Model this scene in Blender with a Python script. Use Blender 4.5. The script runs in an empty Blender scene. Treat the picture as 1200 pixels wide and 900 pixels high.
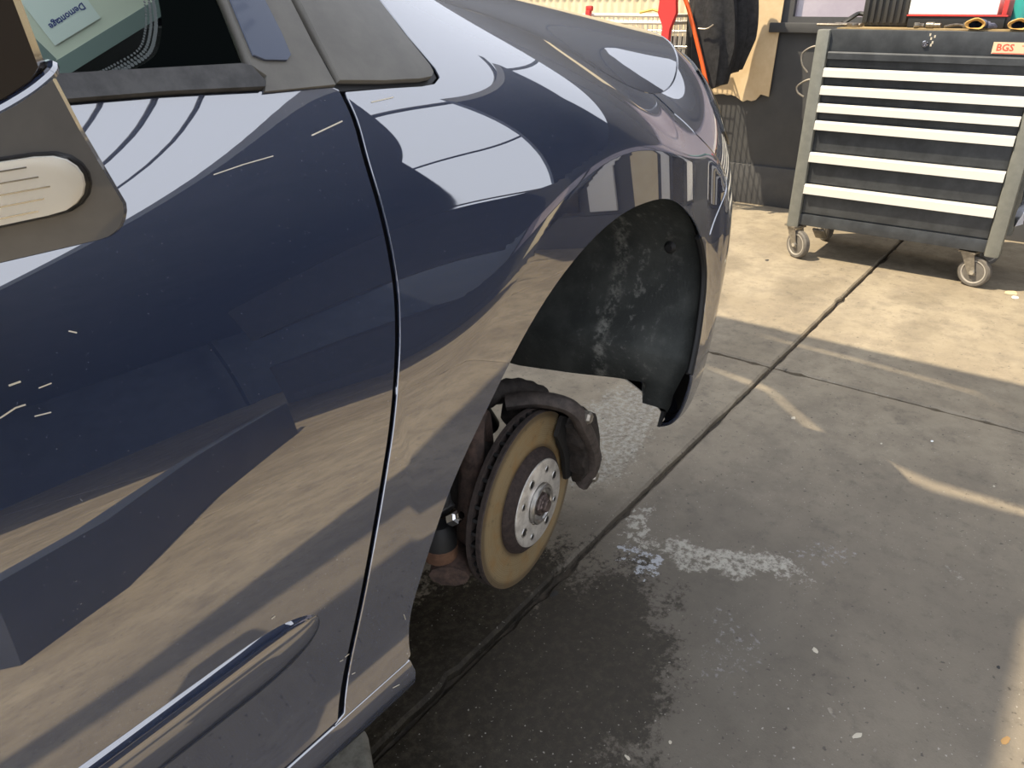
import bpy, bmesh, math, random
import numpy as np
from mathutils import Vector, Matrix, Euler, noise
from mathutils.geometry import delaunay_2d_cdt
random.seed(7)
SC = bpy.context.scene
COL = SC.collection

# ------------------------------------------------------------------ camera, sky, sun, exposure
cam_d = bpy.data.cameras.new('camera'); cam = bpy.data.objects.new('camera', cam_d); COL.objects.link(cam)
AZ, PITCH = math.radians(36.4), math.radians(26.3)
fwd = Vector((math.cos(AZ)*math.cos(PITCH), math.sin(AZ)*math.cos(PITCH), -math.sin(PITCH)))
cam.location = (0, 0, 1.1)
cam.rotation_euler = fwd.to_track_quat('-Z', 'Y').to_euler()
cam_d.sensor_fit = 'HORIZONTAL'; cam_d.sensor_width = 36.0; cam_d.lens = 27.0
cam_d.clip_start = 0.02; cam_d.clip_end = 200
SC.camera = cam

world = bpy.data.worlds.new('world'); SC.world = world; world.use_nodes = True
bg = world.node_tree.nodes['Background']
bg.inputs['Color'].default_value = (0.86, 0.90, 1.0, 1); bg.inputs['Strength'].default_value = 1.55

SUN_DIR = Vector((.45, -.5, -1.0)).normalized()
sun_d = bpy.data.lights.new('sun', 'SUN'); sun_d.energy = 6.0; sun_d.angle = math.radians(.6); sun_d.color = (1.0, .86, .64)
sun = bpy.data.objects.new('sun', sun_d); COL.objects.link(sun); sun.location = (-3, 4, 8)
sun.rotation_euler = SUN_DIR.to_track_quat('-Z', 'Y').to_euler()

SC.view_settings.view_transform = 'Standard'; SC.view_settings.look = 'None'
SC.view_settings.exposure = 0.35; SC.view_settings.gamma = 1.0; SC.view_settings.use_curve_mapping = False
SC.cycles.max_bounces = 8; SC.cycles.sample_clamp_indirect = 6.0

# ------------------------------------------------------------------ helpers
def tag(o, label=None, cat=None, group=None, kind=None):
    if label: o['label'] = label
    if cat: o['category'] = cat
    if group: o['group'] = group
    if kind: o['kind'] = kind
    return o

def thing(name, label, cat, loc=(0, 0, 0), group=None):
    o = bpy.data.objects.new(name, None); COL.objects.link(o); o.location = loc
    o.empty_display_size = .05
    return tag(o, label, cat, group)

def link(name, me, mats, parent=None):
    o = bpy.data.objects.new(name, me); COL.objects.link(o)
    for m in (mats if isinstance(mats, (list, tuple)) else [mats]): me.materials.append(m)
    if parent is not None:
        o.parent = parent
        o.matrix_parent_inverse = Matrix.Translation(-parent.location) if parent.type == 'EMPTY' else Matrix.Identity(4)
    return o

class MB:
    """collects shapes, then links them as one mesh object (world coordinates)"""
    def __init__(s): s.v = []; s.f = []; s.sm = []
    def add(s, V, Fc, smooth=False):
        k = len(s.v); s.v += [tuple(p) for p in V]; s.f += [tuple(i+k for i in f) for f in Fc]; s.sm += [smooth]*len(Fc)
    def box(s, c, d, M=None, bev=0.0):
        bm = bmesh.new(); bmesh.ops.create_cube(bm, size=1.0)
        for v in bm.verts: v.co = Vector((v.co.x*d[0], v.co.y*d[1], v.co.z*d[2]))
        if bev > 0: bmesh.ops.bevel(bm, geom=bm.edges[:], offset=bev, segments=2, affect='EDGES', profile=.6)
        bm.verts.index_update()
        V = [((M @ v.co) if M is not None else v.co) + Vector(c) for v in bm.verts]
        s.add(V, [[v.index for v in f.verts] for f in bm.faces], False); bm.free(); return s
    def prism(s, poly, ax, a, b):
        """poly: 2D outline in the two other axes; extruded along axis ax from a to b"""
        n = len(poly)
        def P(p, h): q = [p[0], p[1]]; q.insert(ax, h); return q
        s.add([P(p, a) for p in poly]+[P(p, b) for p in poly],
              [tuple(range(n))[::-1], tuple(range(n, 2*n))]+[(i, (i+1) % n, n+(i+1) % n, n+i) for i in range(n)]); return s
    def tube(s, pts, r, n=10, caps=True, flat=None):
        pts = [Vector(p) for p in pts]; R = r if isinstance(r, (list, tuple)) else [r]*len(pts)
        V = []; Fc = []; up = None
        for i, p in enumerate(pts):
            d = (pts[min(i+1, len(pts)-1)]-pts[max(i-1, 0)]).normalized()
            if up is None:
                up = Vector((0, 0, 1)) if abs(d.z) < .9 else Vector((1, 0, 0))
            x = d.cross(up).normalized(); up = x.cross(d).normalized()
            for k in range(n):
                a = 2*math.pi*k/n
                V.append(p+x*(math.cos(a)*R[i]*(flat or 1))+up*(math.sin(a)*R[i]))
        for i in range(len(pts)-1):
            for k in range(n):
                Fc.append((i*n+k, i*n+(k+1) % n, (i+1)*n+(k+1) % n, (i+1)*n+k))
        if caps: Fc += [tuple(range(n))[::-1], tuple(range((len(pts)-1)*n, len(pts)*n))]
        s.add(V, Fc, True); return s
    def lathe(s, prof, M, n=48, closed=False):
        """prof: (radius, height along local z); M: placing matrix"""
        V = []; Fc = []; m = len(prof)
        for r, h in prof:
            for k in range(n):
                a = 2*math.pi*k/n; V.append(M @ Vector((r*math.cos(a), r*math.sin(a), h)))
        for i in range(m-1):
            for k in range(n): Fc.append((i*n+k, i*n+(k+1) % n, (i+1)*n+(k+1) % n, (i+1)*n+k))
        if closed:
            for k in range(n): Fc.append(((m-1)*n+k, (m-1)*n+(k+1) % n, (k+1) % n, k))
        else:
            if prof[0][0] > 1e-5: Fc.append(tuple(range(n))[::-1])
            if prof[-1][0] > 1e-5: Fc.append(tuple(range((m-1)*n, m*n)))
        s.add(V, Fc, True); return s
    def build(s, name, mats, parent=None, auto=35):
        me = bpy.data.meshes.new(name); me.from_pydata(s.v, [], s.f)
        bm = bmesh.new(); bm.from_mesh(me); bmesh.ops.recalc_face_normals(bm, faces=bm.faces[:])
        lim = math.radians(auto)
        for e in bm.edges: e.smooth = (len(e.link_faces) == 2 and e.calc_face_angle(0) < lim)
        for f in bm.faces: f.smooth = True
        bm.to_mesh(me); bm.free(); me.update()
        return link(name, me, mats, parent)

def spline(pts, n=8):
    """Catmull-Rom through points of any dimension"""
    p = np.array(pts, float); out = []
    q = np.vstack([2*p[0]-p[1], p, 2*p[-1]-p[-2]])
    for i in range(1, len(q)-2):
        for k in range(n):
            t = k/n
            out.append(.5*((2*q[i])+(-q[i-1]+q[i+1])*t+(2*q[i-1]-5*q[i]+4*q[i+1]-q[i+2])*t*t+(-q[i-1]+3*q[i]-3*q[i+1]+q[i+2])*t**3))
    out.append(p[-1]); return [tuple(a) for a in out]

def text_mesh(txt, size, depth=.0004, bold=0.0):
    cu = bpy.data.curves.new('lettering', 'FONT'); cu.body = txt; cu.size = size; cu.extrude = depth; cu.align_x = 'CENTER'; cu.align_y = 'CENTER'
    cu.offset = bold; cu.resolution_u = 2
    o = bpy.data.objects.new('lettering', cu); COL.objects.link(o)
    dg = bpy.context.evaluated_depsgraph_get(); me = bpy.data.meshes.new_from_object(o.evaluated_get(dg))
    bpy.data.objects.remove(o); bpy.data.curves.remove(cu); return me

def place_mesh(name, me, M, mat, parent=None):
    me.transform(M); return link(name, me, mat, parent)

# ------------------------------------------------------------------ materials
def mat(name, col, rough=.5, metal=0.0, coat=0.0, coat_ior=1.5, spec=.5, noise_amt=0.0, noise_scale=20, col2=None, bump=0.0, alpha=None, trans=0.0, ior=1.5, coat_rough=.03):
    m = bpy.data.materials.new(name); m.use_nodes = True; nt = m.node_tree; b = nt.nodes['Principled BSDF']
    b.inputs['Base Color'].default_value = (*col, 1); b.inputs['Roughness'].default_value = rough; b.inputs['Metallic'].default_value = metal
    b.inputs['Coat Weight'].default_value = coat; b.inputs['Coat IOR'].default_value = coat_ior; b.inputs['Coat Roughness'].default_value = coat_rough
    b.inputs['Specular IOR Level'].default_value = spec; b.inputs['Transmission Weight'].default_value = trans; b.inputs['IOR'].default_value = ior
    if col2 is not None or bump:
        tc = nt.nodes.new('ShaderNodeNewGeometry'); nz = nt.nodes.new('ShaderNodeTexNoise')
        nz.inputs['Scale'].default_value = noise_scale; nz.inputs['Detail'].default_value = 6; nz.inputs['Roughness'].default_value = .65
        nt.links.new(tc.outputs['Position'], nz.inputs['Vector'])
        if col2 is not None:
            r = nt.nodes.new('ShaderNodeValToRGB'); r.color_ramp.elements[0].position = .38; r.color_ramp.elements[1].position = .64
            r.color_ramp.elements[0].color = (*col, 1); r.color_ramp.elements[1].color = (*col2, 1)
            nt.links.new(nz.outputs['Fac'], r.inputs['Fac']); nt.links.new(r.outputs['Color'], b.inputs['Base Color'])
        if bump:
            bp = nt.nodes.new('ShaderNodeBump'); bp.inputs['Strength'].default_value = bump; bp.inputs['Distance'].default_value = .004
            nt.links.new(nz.outputs['Fac'], bp.inputs['Height']); nt.links.new(bp.outputs['Normal'], b.inputs['Normal'])
    return m

class NG:
    """small node-graph writer for the larger procedural materials"""
    def __init__(s, m): s.nt = m.node_tree; s.L = s.nt.links
    def n(s, t, **kw):
        o = s.nt.nodes.new(t)
        for k, v in kw.items(): setattr(o, k, v)
        return o
    def val(s, sock, v):
        if hasattr(v, 'is_linked') or isinstance(v, bpy.types.NodeSocket): s.L.new(v, sock)
        else: sock.default_value = v
    def math(s, op, a, b=0.0, clamp=False):
        o = s.n('ShaderNodeMath', operation=op, use_clamp=clamp); s.val(o.inputs[0], a); s.val(o.inputs[1], b); return o.outputs[0]
    def noise(s, vec, scale, detail=5, rough=.6, out='Fac', dist=0.0):
        o = s.n('ShaderNodeTexNoise'); s.val(o.inputs['Vector'], vec); o.inputs['Scale'].default_value = scale
        o.inputs['Detail'].default_value = detail; o.inputs['Roughness'].default_value = rough; o.inputs['Distortion'].default_value = dist; return o.outputs[out]
    def ramp(s, f, a, b, ca=0.0, cb=1.0):
        o = s.n('ShaderNodeMapRange', interpolation_type='SMOOTHSTEP'); s.val(o.inputs['Value'], f)
        o.inputs['From Min'].default_value = a; o.inputs['From Max'].default_value = b; o.inputs['To Min'].default_value = ca; o.inputs['To Max'].default_value = cb; return o.outputs['Result']
    def mix(s, f, a, b):
        o = s.n('ShaderNodeMix', data_type='RGBA'); s.val(o.inputs['Factor'], f)
        for k, c in (('A', a), ('B', b)):
            sock = [i for i in o.inputs if i.name == k and i.type == 'RGBA'][0]
            s.val(sock, (*c, 1) if isinstance(c, tuple) and len(c) == 3 else c)
        return [i for i in o.outputs if i.type == 'RGBA'][0]
    def ell(s, pos, c, r, rot=0.0, z=None):
        """1 inside an ellipse on the floor, fading to 0 at its rim (use with ramp)"""
        mp = s.n('ShaderNodeMapping', vector_type='TEXTURE'); s.L.new(pos, mp.inputs['Vector'])
        mp.inputs['Location'].default_value = (c[0], c[1], 0); mp.inputs['Rotation'].default_value = (0, 0, rot); mp.inputs['Scale'].default_value = (r[0], r[1], 1e4)
        o = s.n('ShaderNodeVectorMath', operation='LENGTH'); s.L.new(mp.outputs[0], o.inputs[0])
        return s.math('SUBTRACT', 1.0, o.outputs['Value'])

def concrete_floor():
    m = bpy.data.materials.new('stained_concrete'); m.use_nodes = True; g = NG(m); b = m.node_tree.nodes['Principled BSDF']
    geo = g.n('ShaderNodeNewGeometry'); P0 = geo.outputs['Position']
    wob = g.noise(P0, 5, 4, .6, 'Color')
    sub = g.n('ShaderNodeVectorMath', operation='SUBTRACT'); g.L.new(wob, sub.inputs[0]); sub.inputs[1].default_value = (.5, .5, .5)
    sc = g.n('ShaderNodeVectorMath', operation='SCALE'); g.L.new(sub.outputs[0], sc.inputs[0]); sc.inputs['Scale'].default_value = .26
    ad = g.n('ShaderNodeVectorMath', operation='ADD'); g.L.new(P0, ad.inputs[0]); g.L.new(sc.outputs[0], ad.inputs[1]); P = ad.outputs[0]
    big = g.noise(P0, 1.6, 5, .6); mid = g.noise(P0, 9, 6, .65); fine = g.noise(P0, 90, 4, .7); grit = g.noise(P0, 260, 2, .6)
    c = g.mix(g.ramp(big, .35, .65), (.27, .225, .16), (.36, .305, .22))
    c = g.mix(g.ramp(mid, .40, .66, 0, .55), c, (.19, .16, .12))
    # darker working area beside the car
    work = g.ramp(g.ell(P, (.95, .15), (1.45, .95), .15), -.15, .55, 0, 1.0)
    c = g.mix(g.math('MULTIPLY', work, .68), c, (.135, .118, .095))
    # tyre-dark blotches on the bright area by the cabinet
    for cc, rr, k in (((3.3, .85), (.25, .16), .55), ((3.1, .35), (.35, .12), .35), ((3.45, 1.25), (.22, .12), .5), ((2.9, 1.15), (.3, .1), .4), ((3.45,.45),(.16,.1),.4)):
        c = g.mix(g.math('MULTIPLY', g.ramp(g.ell(P, cc, rr), 0, .7), k), c, (.14, .115, .08))
    # wet black area under the disc, with its own ragged edge
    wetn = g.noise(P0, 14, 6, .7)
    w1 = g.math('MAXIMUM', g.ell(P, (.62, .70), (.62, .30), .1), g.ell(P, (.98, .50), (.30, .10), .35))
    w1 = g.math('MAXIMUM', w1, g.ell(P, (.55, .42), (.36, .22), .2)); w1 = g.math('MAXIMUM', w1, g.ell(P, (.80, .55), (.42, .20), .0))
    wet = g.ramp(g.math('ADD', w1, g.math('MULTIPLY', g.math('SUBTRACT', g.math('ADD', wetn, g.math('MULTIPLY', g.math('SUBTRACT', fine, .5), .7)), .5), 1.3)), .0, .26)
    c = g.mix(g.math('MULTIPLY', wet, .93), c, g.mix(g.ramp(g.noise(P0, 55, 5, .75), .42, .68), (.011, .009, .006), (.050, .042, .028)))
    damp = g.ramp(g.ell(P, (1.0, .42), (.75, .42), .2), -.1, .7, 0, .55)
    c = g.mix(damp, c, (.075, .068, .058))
    # pale lime-like deposit in patches
    def pale(cc, rr, rot, lo, hi, scale, k, col=(.44, .42, .36)):
        nonlocal c
        sp = g.noise(P0, scale, 5, .75)
        f = g.ramp(g.math('ADD', g.math('MULTIPLY', g.ramp(g.ell(P, cc, rr, rot), 0, .6), .36), sp), lo, hi, 0, k)
        c = g.mix(f, c, col); return f
    p1 = pale((1.72, .92), (.55, .26), .1, .74, .98, 70, .8)
    p2 = pale((1.37, .43), (.27, .085), -1.38, .74, .94, 60, .8)
    p3 = pale((1.25, .575), (.10, .06), 0, .84, .88, 40, .9, (.40, .42, .45))
    pale((1.50, .27), (.16, .06), -1.0, .86, 1.0, 80, .6, (.36, .36, .36))
    pale((1.36, .62), (.12, .06), .3, .82, .92, 55, .8)
    pale((1.62, .02), (.05, .03), .3, .85, 1.0, 60, .6)
    pale((1.12, .32), (.22, .10), .6, .90, 1.0, 60, .5, (.30, .30, .30))
    # grit specks
    sp = g.ramp(g.noise(P0, 150, 1, .5), .70, .76, 0, .7)
    c = g.mix(g.math('MULTIPLY', sp, g.ramp(big, .3, .6)), c, (.48, .45, .40))
    dirt = g.ramp(g.noise(P0, 22, 8, .75), .50, .72, 0, .42)
    c = g.mix(dirt, c, (.075, .065, .052))
    dirt2 = g.ramp(g.noise(P0, 5.5, 8, .7), .55, .75, 0, .40)
    c = g.mix(dirt2, c, (.085, .075, .06))
    dk = g.ramp(g.noise(P0, 75, 2, .5), .66, .74, 0, .75)
    c = g.mix(dk, c, (.05, .043, .035))
    g.L.new(c, b.inputs['Base Color'])
    r = g.ramp(mid, .3, .7, .55, .75); r = g.math('SUBTRACT', r, g.math('MULTIPLY', wet, .10)); g.L.new(g.math('SUBTRACT', .5, g.math('MULTIPLY', wet, .36)), b.inputs['Specular IOR Level']); r = g.math('SUBTRACT', r, g.math('MULTIPLY', p3, .25), True)
    g.L.new(r, b.inputs['Roughness'])
    bp = g.n('ShaderNodeBump'); bp.inputs['Strength'].default_value = .45; bp.inputs['Distance'].default_value = .004
    h = g.math('ADD', g.math('MULTIPLY', fine, .6), g.math('MULTIPLY', grit, .35)); g.L.new(h, bp.inputs['Height']); g.L.new(bp.outputs['Normal'], b.inputs['Normal'])
    return m

M_FLOOR = concrete_floor()
M_JOINT = mat('joint_grime', (.035, .030, .024), .8, col2=(.10, .08, .06), noise_scale=40)
def paint_material():
    m = mat('navy_car_paint', (.013, .023, .056), .38, .25, coat=1.0, coat_ior=3.1, coat_rough=.010)
    g = NG(m); b = m.node_tree.nodes['Principled BSDF']; geo = g.n('ShaderNodeNewGeometry')
    f = g.noise(geo.outputs['Position'], 1500, 1, .5)
    c = g.mix(g.ramp(f, .62, .75), (.013, .023, .056), (.030, .046, .095))
    # thin road dust low on the flank and short scratches
    sep = g.n('ShaderNodeSeparateXYZ'); g.L.new(geo.outputs['Position'], sep.inputs[0])
    dust = g.math('MULTIPLY', g.ramp(g.noise(geo.outputs['Position'], 420, 2, .6), .70, .78), .55)
    c = g.mix(dust, c, (.25, .25, .26))
    g.L.new(c, b.inputs['Base Color'])
    return m
M_PAINT = paint_material()
M_INNER = mat('inner_panel_black', (.004, .004, .005), .8)
M_PLASTIC = mat('weathered_black_trim', (.10, .095, .084), .42, col2=(.13, .124, .108), noise_scale=22, bump=.05)
M_GLOSSBLK = mat('gloss_black_trim', (.012, .012, .014), .08, coat=.6)
M_RUBBER = mat('rubber_seal', (.03, .03, .031), .55, col2=(.06, .06, .06), noise_scale=60)
M_SEALDK = mat('dark_seal', (.008, .008, .009), .5)
M_MIRROR = mat('mirror_shell_dark', (.075, .072, .068), .22, coat=.9, col2=(.11, .105, .096), noise_scale=9)
M_MIRBLK = mat('mirror_cap_black', (.030, .024, .018), .16, coat=.6)
M_LINER = None
def liner_material():
    m = bpy.data.materials.new('wheel_arch_liner_plastic'); m.use_nodes = True; g = NG(m); b = m.node_tree.nodes['Principled BSDF']
    geo = g.n('ShaderNodeNewGeometry'); P = geo.outputs['Position']
    mp = g.n('ShaderNodeMapping'); g.L.new(P, mp.inputs['Vector']); mp.inputs['Scale'].default_value = (5, 26, 5)
    st = g.noise(mp.outputs[0], 1.0, 5, .7); sp = g.noise(P, 48, 4, .65); fn = g.noise(P, 180, 3, .6)
    c = g.mix(g.ramp(g.noise(P, 12, 5, .6), .35, .7), (.030, .034, .032), (.068, .073, .067))
    sep = g.n('ShaderNodeSeparateXYZ'); g.L.new(P, sep.inputs[0]); y = sep.outputs['Y']
    band = g.ramp(g.math('ABSOLUTE', g.math('SUBTRACT', y, .625)), .03, .105, 1.0, 0.0)
    band2 = g.ramp(g.math('ABSOLUTE', g.math('SUBTRACT', y, .655)), .004, .022, 1.0, 0.0)
    f = g.math('MULTIPLY', g.ramp(g.math('ADD', sp, g.math('MULTIPLY', st, .35)), .74, .88, 0, .55), band)
    c = g.mix(f, c, (.26, .26, .24))
    f2 = g.math('MULTIPLY', g.ramp(g.math('ADD', sp, g.math('MULTIPLY', fn, .4)), .60, .88, 0, .55), band2)
    c = g.mix(f2, c, (.30, .30, .27))
    c = g.mix(g.ramp(fn, .62, .75, 0, .22), c, (.22, .22, .20))
    g.L.new(c, b.inputs['Base Color']); b.inputs['Roughness'].default_value = .72
    bp = g.n('ShaderNodeBump'); bp.inputs['Strength'].default_value = .5; bp.inputs['Distance'].default_value = .003; g.L.new(fn, bp.inputs['Height']); g.L.new(bp.outputs['Normal'], b.inputs['Normal'])
    return m
M_LINER = liner_material()
def thin_glass(name, tint, ior, rough=0.0):
    m = bpy.data.materials.new(name); m.use_nodes = True; nt = m.node_tree; nt.nodes.clear()
    out = nt.nodes.new('ShaderNodeOutputMaterial'); mx = nt.nodes.new('ShaderNodeMixShader'); tr = nt.nodes.new('ShaderNodeBsdfTransparent'); gl = nt.nodes.new('ShaderNodeBsdfGlossy'); fr = nt.nodes.new('ShaderNodeFresnel')
    tr.inputs['Color'].default_value = (*tint, 1); gl.inputs['Roughness'].default_value = rough; fr.inputs['IOR'].default_value = ior
    nt.links.new(fr.outputs[0], mx.inputs[0]); nt.links.new(tr.outputs[0], mx.inputs[1]); nt.links.new(gl.outputs[0], mx.inputs[2]); nt.links.new(mx.outputs[0], out.inputs[0]); return m
M_GLASS = thin_glass('tinted_glass', (.88, .96, .91), 1.10)
M_HEADLENS = thin_glass('headlight_lens', (.5, .52, .55), 1.6)
M_FRIT = mat('black_ceramic_frit', (.003, .004, .004), .9, spec=.0)
M_FRITDOT = mat('ceramic_frit_dot', (.02, .03, .028), .3)
M_STEEL = mat('bare_steel', (.55, .54, .52), .30, 1.0, col2=(.35, .34, .33), noise_scale=60)
M_HUBFACE = mat('worn_hub_steel', (.80, .78, .73), .38, .6, col2=(.48, .46, .43), noise_scale=45, bump=.2)
def disc_material():
    m = bpy.data.materials.new('rust_filmed_disc_face'); m.use_nodes = True; g = NG(m); b = m.node_tree.nodes['Principled BSDF']
    geo = g.n('ShaderNodeNewGeometry'); P = geo.outputs['Position']
    v = g.n('ShaderNodeVectorMath', operation='DISTANCE'); g.L.new(P, v.inputs[0]); v.inputs[1].default_value = (.809, .534, .416)
    r = v.outputs['Value']; ring = g.n('ShaderNodeTexNoise', noise_dimensions='1D'); g.L.new(g.math('MULTIPLY', r, 900), ring.inputs['W']); ring.inputs['Scale'].default_value = 1.0
    c = g.mix(g.ramp(ring.outputs['Fac'], .35, .65), (.30, .225, .12), (.43, .345, .205))
    c = g.mix(g.ramp(g.noise(P, 26, 5, .7), .45, .70, 0, .75), c, (.38, .23, .09))
    c = g.mix(g.ramp(g.noise(P, 70, 5, .7), .56, .70, 0, .5), c, (.12, .10, .055))
    c = g.mix(g.ramp(r, .128, .139, 0, .7), c, (.10, .075, .05)); c = g.mix(g.ramp(r, .098, .090, 0, .7), c, (.12, .085, .05))
    g.L.new(c, b.inputs['Base Color']); b.inputs['Roughness'].default_value = .42; b.inputs['Metallic'].default_value = .55
    return m
M_DISC = disc_material()
M_DISCEDGE = mat('rusted_disc_edge', (.030, .023, .021), .75, .2, col2=(.058, .043, .037), noise_scale=120, bump=.3)
M_HAT = mat('rusted_disc_hat', (.018, .012, .011), .8, .1, col2=(.040, .027, .023), noise_scale=150, bump=.6)
M_CALIPER = mat('brake_dust_iron', (.014, .011, .009), .75, .1, col2=(.036, .028, .024), noise_scale=80, bump=.5)
M_RUSTARM = mat('rusted_suspension', (.040, .027, .022), .8, .1, col2=(.095, .060, .047), noise_scale=70, bump=.5)
M_BLACKPART = mat('black_rubber_part', (.007, .007, .007), .65)
M_RUSTRED = mat('rusty_ball_joint', (.085, .04, .022), .8, col2=(.15, .08, .045), noise_scale=60)
M_CLEARLENS = thin_glass('clear_lens', (.97, .97, .95), 1.35)
M_REFLECT = mat('indicator_reflector', (.97, .93, .85), .22, .15)
M_SKYREFL = mat('sky_reflection_blue', (.030, .045, .085), .25, coat=.3)  # blue of the reflected sky put into the colour
M_CHROME = mat('chrome', (.8, .8, .8), .08, 1.0)
M_CABPOST = mat('cabinet_post_grey', (.185, .19, .17), .45, .15, col2=(.22, .225, .20), noise_scale=30)
M_CABDARK = mat('cabinet_dark_enamel', (.033, .037, .042), .42, .0, col2=(.055, .061, .067), noise_scale=14)
M_HANDLE = mat('white_aluminium_handle', (.64, .625, .575), .42, .1)
M_WHEEL = mat('caster_tread_grey', (.115, .105, .092), .7, col2=(.16, .145, .125), noise_scale=50)
M_RIM = mat('caster_hub_pale', (.42, .39, .34), .55)
M_ZINC = mat('zinc_bracket', (.34, .31, .26), .42, .7, col2=(.22, .20, .17), noise_scale=60)
M_WALL = mat('dark_grey_wall_panel', (.055, .056, .058), .55, col2=(.068, .068, .068), noise_scale=6)
M_WALL2 = mat('grey_wall_base', (.07, .07, .072), .6, col2=(.085, .085, .085), noise_scale=12)
M_MAUVE = mat('mauve_window_glass', (.36, .31, .36), .12, .0, coat=.8, col2=(.46, .41, .45), noise_scale=3)
M_CREAM = mat('cream_ribbed_panel', (.82, .72, .50), .6, col2=(.74, .62, .40), noise_scale=7)
M_CARD = mat('cardboard', (.64, .48, .28), .85, col2=(.72, .56, .35), noise_scale=9, bump=.15)
M_REDPL = mat('red_plastic', (.62, .055, .05), .4)
M_WIRE = mat('pale_wire', (.72, .68, .60), .35, .5)
M_BLACKCLOTH = mat('black_cloth', (.012, .012, .013), .85, col2=(.026, .026, .028), noise_scale=40, bump=.3)
M_ORANGE = mat('orange_piping', (.85, .13, .02), .5)
M_ROOF = mat('dark_roof_sheet', (.030, .038, .055), .6, col2=(.045, .053, .07), noise_scale=3)
M_PAPER = mat('white_paper', (.85, .88, .84), .7)
M_INK = mat('blue_ink', (.05, .07, .25), .6)
M_CREAMPANEL = mat('cream_plastic_panel', (.78, .78, .66), .5)
M_GREYSTRIP = mat('grey_edge_strip', (.22, .27, .26), .5)
M_RED = mat('red_print', (.75, .10, .06), .5)
M_LABEL = mat('pale_label', (.78, .58, .38), .5)
M_WHITE = mat('white_sheet', (.88, .88, .87), .6)
M_GLOVE = mat('grey_blue_glove_knit', (.10, .11, .17), .85, col2=(.16, .17, .24), noise_scale=120)
M_CUFF = mat('ochre_cuff', (.55, .33, .10), .8)
M_TEAL = mat('teal_plastic', (.03, .30, .27), .4)
M_TOOL = mat('tool_steel_dirty', (.30, .27, .22), .42, .8, col2=(.16, .14, .12), noise_scale=90)
M_WOODTOP = mat('worn_yellow_mat', (.38, .28, .13), .7, col2=(.26, .18, .09), noise_scale=18)
M_DARKTRAY = mat('dark_plastic', (.018, .019, .020), .5)
M_RIBBED = mat('ribbed_dark_rubber', (.032, .032, .030), .55)
M_BLOCK = mat('weathered_grey_block', (.10, .095, .075), .85, col2=(.20, .19, .16), noise_scale=50, bump=.5)
M_CHIP = mat('pale_chip', (.55, .50, .40), .7)
M_CHIPD = mat('dark_chip', (.03, .03, .03), .7)
M_LEAF = mat('dry_leaf', (.33, .20, .08), .8)
M_CLOTH = mat('pale_blue_cloth', (.62, .66, .75), .85)
M_INT = mat('dark_interior', (.010, .011, .011), .7)
# ------------------------------------------------------------------ floor of separate concrete slabs
rnd = random.Random(3)
mb = MB(); mb.box((1.2, -3.2, -.07), (13.5, 19.0, .10)); mb.box((11.4, -7.4, -.07), (6.9, 10.6, .10))
floor = tag(mb.build('floor', M_JOINT), kind='structure')
XS = [-5.08, -2.58, -.08, 2.42, 4.92]; YS = [-11.81, -9.31, -6.81, -4.31, -1.81, .69, 3.19, 5.69]
def slab(x0, x1, y0, y1):
    j = .0075; near = (x1 > -.1 and y1 > -2 and y0 < 3.2 and x0 < 2.5)
    n = 90 if near else 2
    x0 += j; x1 -= j; y0 += j; y1 -= j
    base = [(x0, y0), (x1, y0), (x1, y1), (x0, y1)]; out = []
    for k in range(4):
        a, b = base[k], base[(k+1) % 4]
        for i in range(n):
            t = i/n; x = a[0]+(b[0]-a[0])*t; y = a[1]+(b[1]-a[1])*t
            w = 0
            if near:
                w = .004*(noise.noise(Vector((x*9, y*9, 1)))+.6*noise.noise(Vector((x*33, y*33, 5))))
                if noise.noise(Vector((x*14, y*14, 9))) > .38: w += .008
                w = max(w, -.003)
            nx, ny = ((0, 1), (-1, 0), (0, -1), (1, 0))[k]
            out.append((x+nx*w, y+ny*w))
    N = len(out); c = ((x0+x1)/2, (y0+y1)/2)
    inn = []
    for k in range(4):
        for i in range(n):
            x, y = out[k*n+i]; nx, ny = ((0, 1), (-1, 0), (0, -1), (1, 0))[k]; e = .006
            X = x+nx*e; Y = y+ny*e
            inn.append((min(max(X, x0+e), x1-e), min(max(Y, y0+e), y1-e)))
    V = [(p[0], p[1], -.035) for p in out]+[(p[0], p[1], -.006) for p in out]+[(p[0], p[1], 0) for p in inn]
    F_ = [tuple(range(2*N, 3*N))]
    for i in range(N):
        k = (i+1) % N
        F_ += [(i, k, N+k, N+i), (N+i, N+k, 2*N+k, 2*N+i)]
    m = MB(); m.add(V, F_); m.build('concrete_slab', M_FLOOR, floor, auto=30)
for i in range(4):
    for k in range(7):
        slab(XS[i], XS[i+1], YS[k], YS[k+1])

for i in range(3):
    for k in range(3):
        slab(4.92+2.5*i, 7.42+2.5*i, YS[k], YS[k+1])

# ------------------------------------------------------------------ front wall behind the cabinet
mb = MB(); mb.box((4.80, -2.2, .50), (.20, 9.2, 1.0)); mb.box((4.80, -2.2, 2.30), (.20, 9.2, 1.0)); mb.box((4.80, 4.2, 1.40), (.20, 3.6, 2.8))
mb.box((4.80, 2.0, 1.40), (.20, .8, .8))
wall_front = tag(mb.build('wall_front', M_WALL), kind='structure')
mb = MB(); mb.box((4.693, -.3, .115), (.03, 12.6, .23), bev=.006)
tag(mb.build('baseboard_front', M_WALL2), kind='structure')
mb = MB(); mb.box((4.685, -2.5, .985), (.06, 8.3, .05), bev=.006)
tag(mb.build('trim_1', M_WALL), kind='structure')
win = MB(); win.box((4.73, -1.5, 1.025), (.06, 6.2, .03)); win.box((4.73, -1.5, 1.79), (.06, 6.2, .07))
for y in (1.57, .3, -1.1, -2.5, -4.0): win.box((4.73, y, 1.42), (.06, .06, .76))
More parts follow.
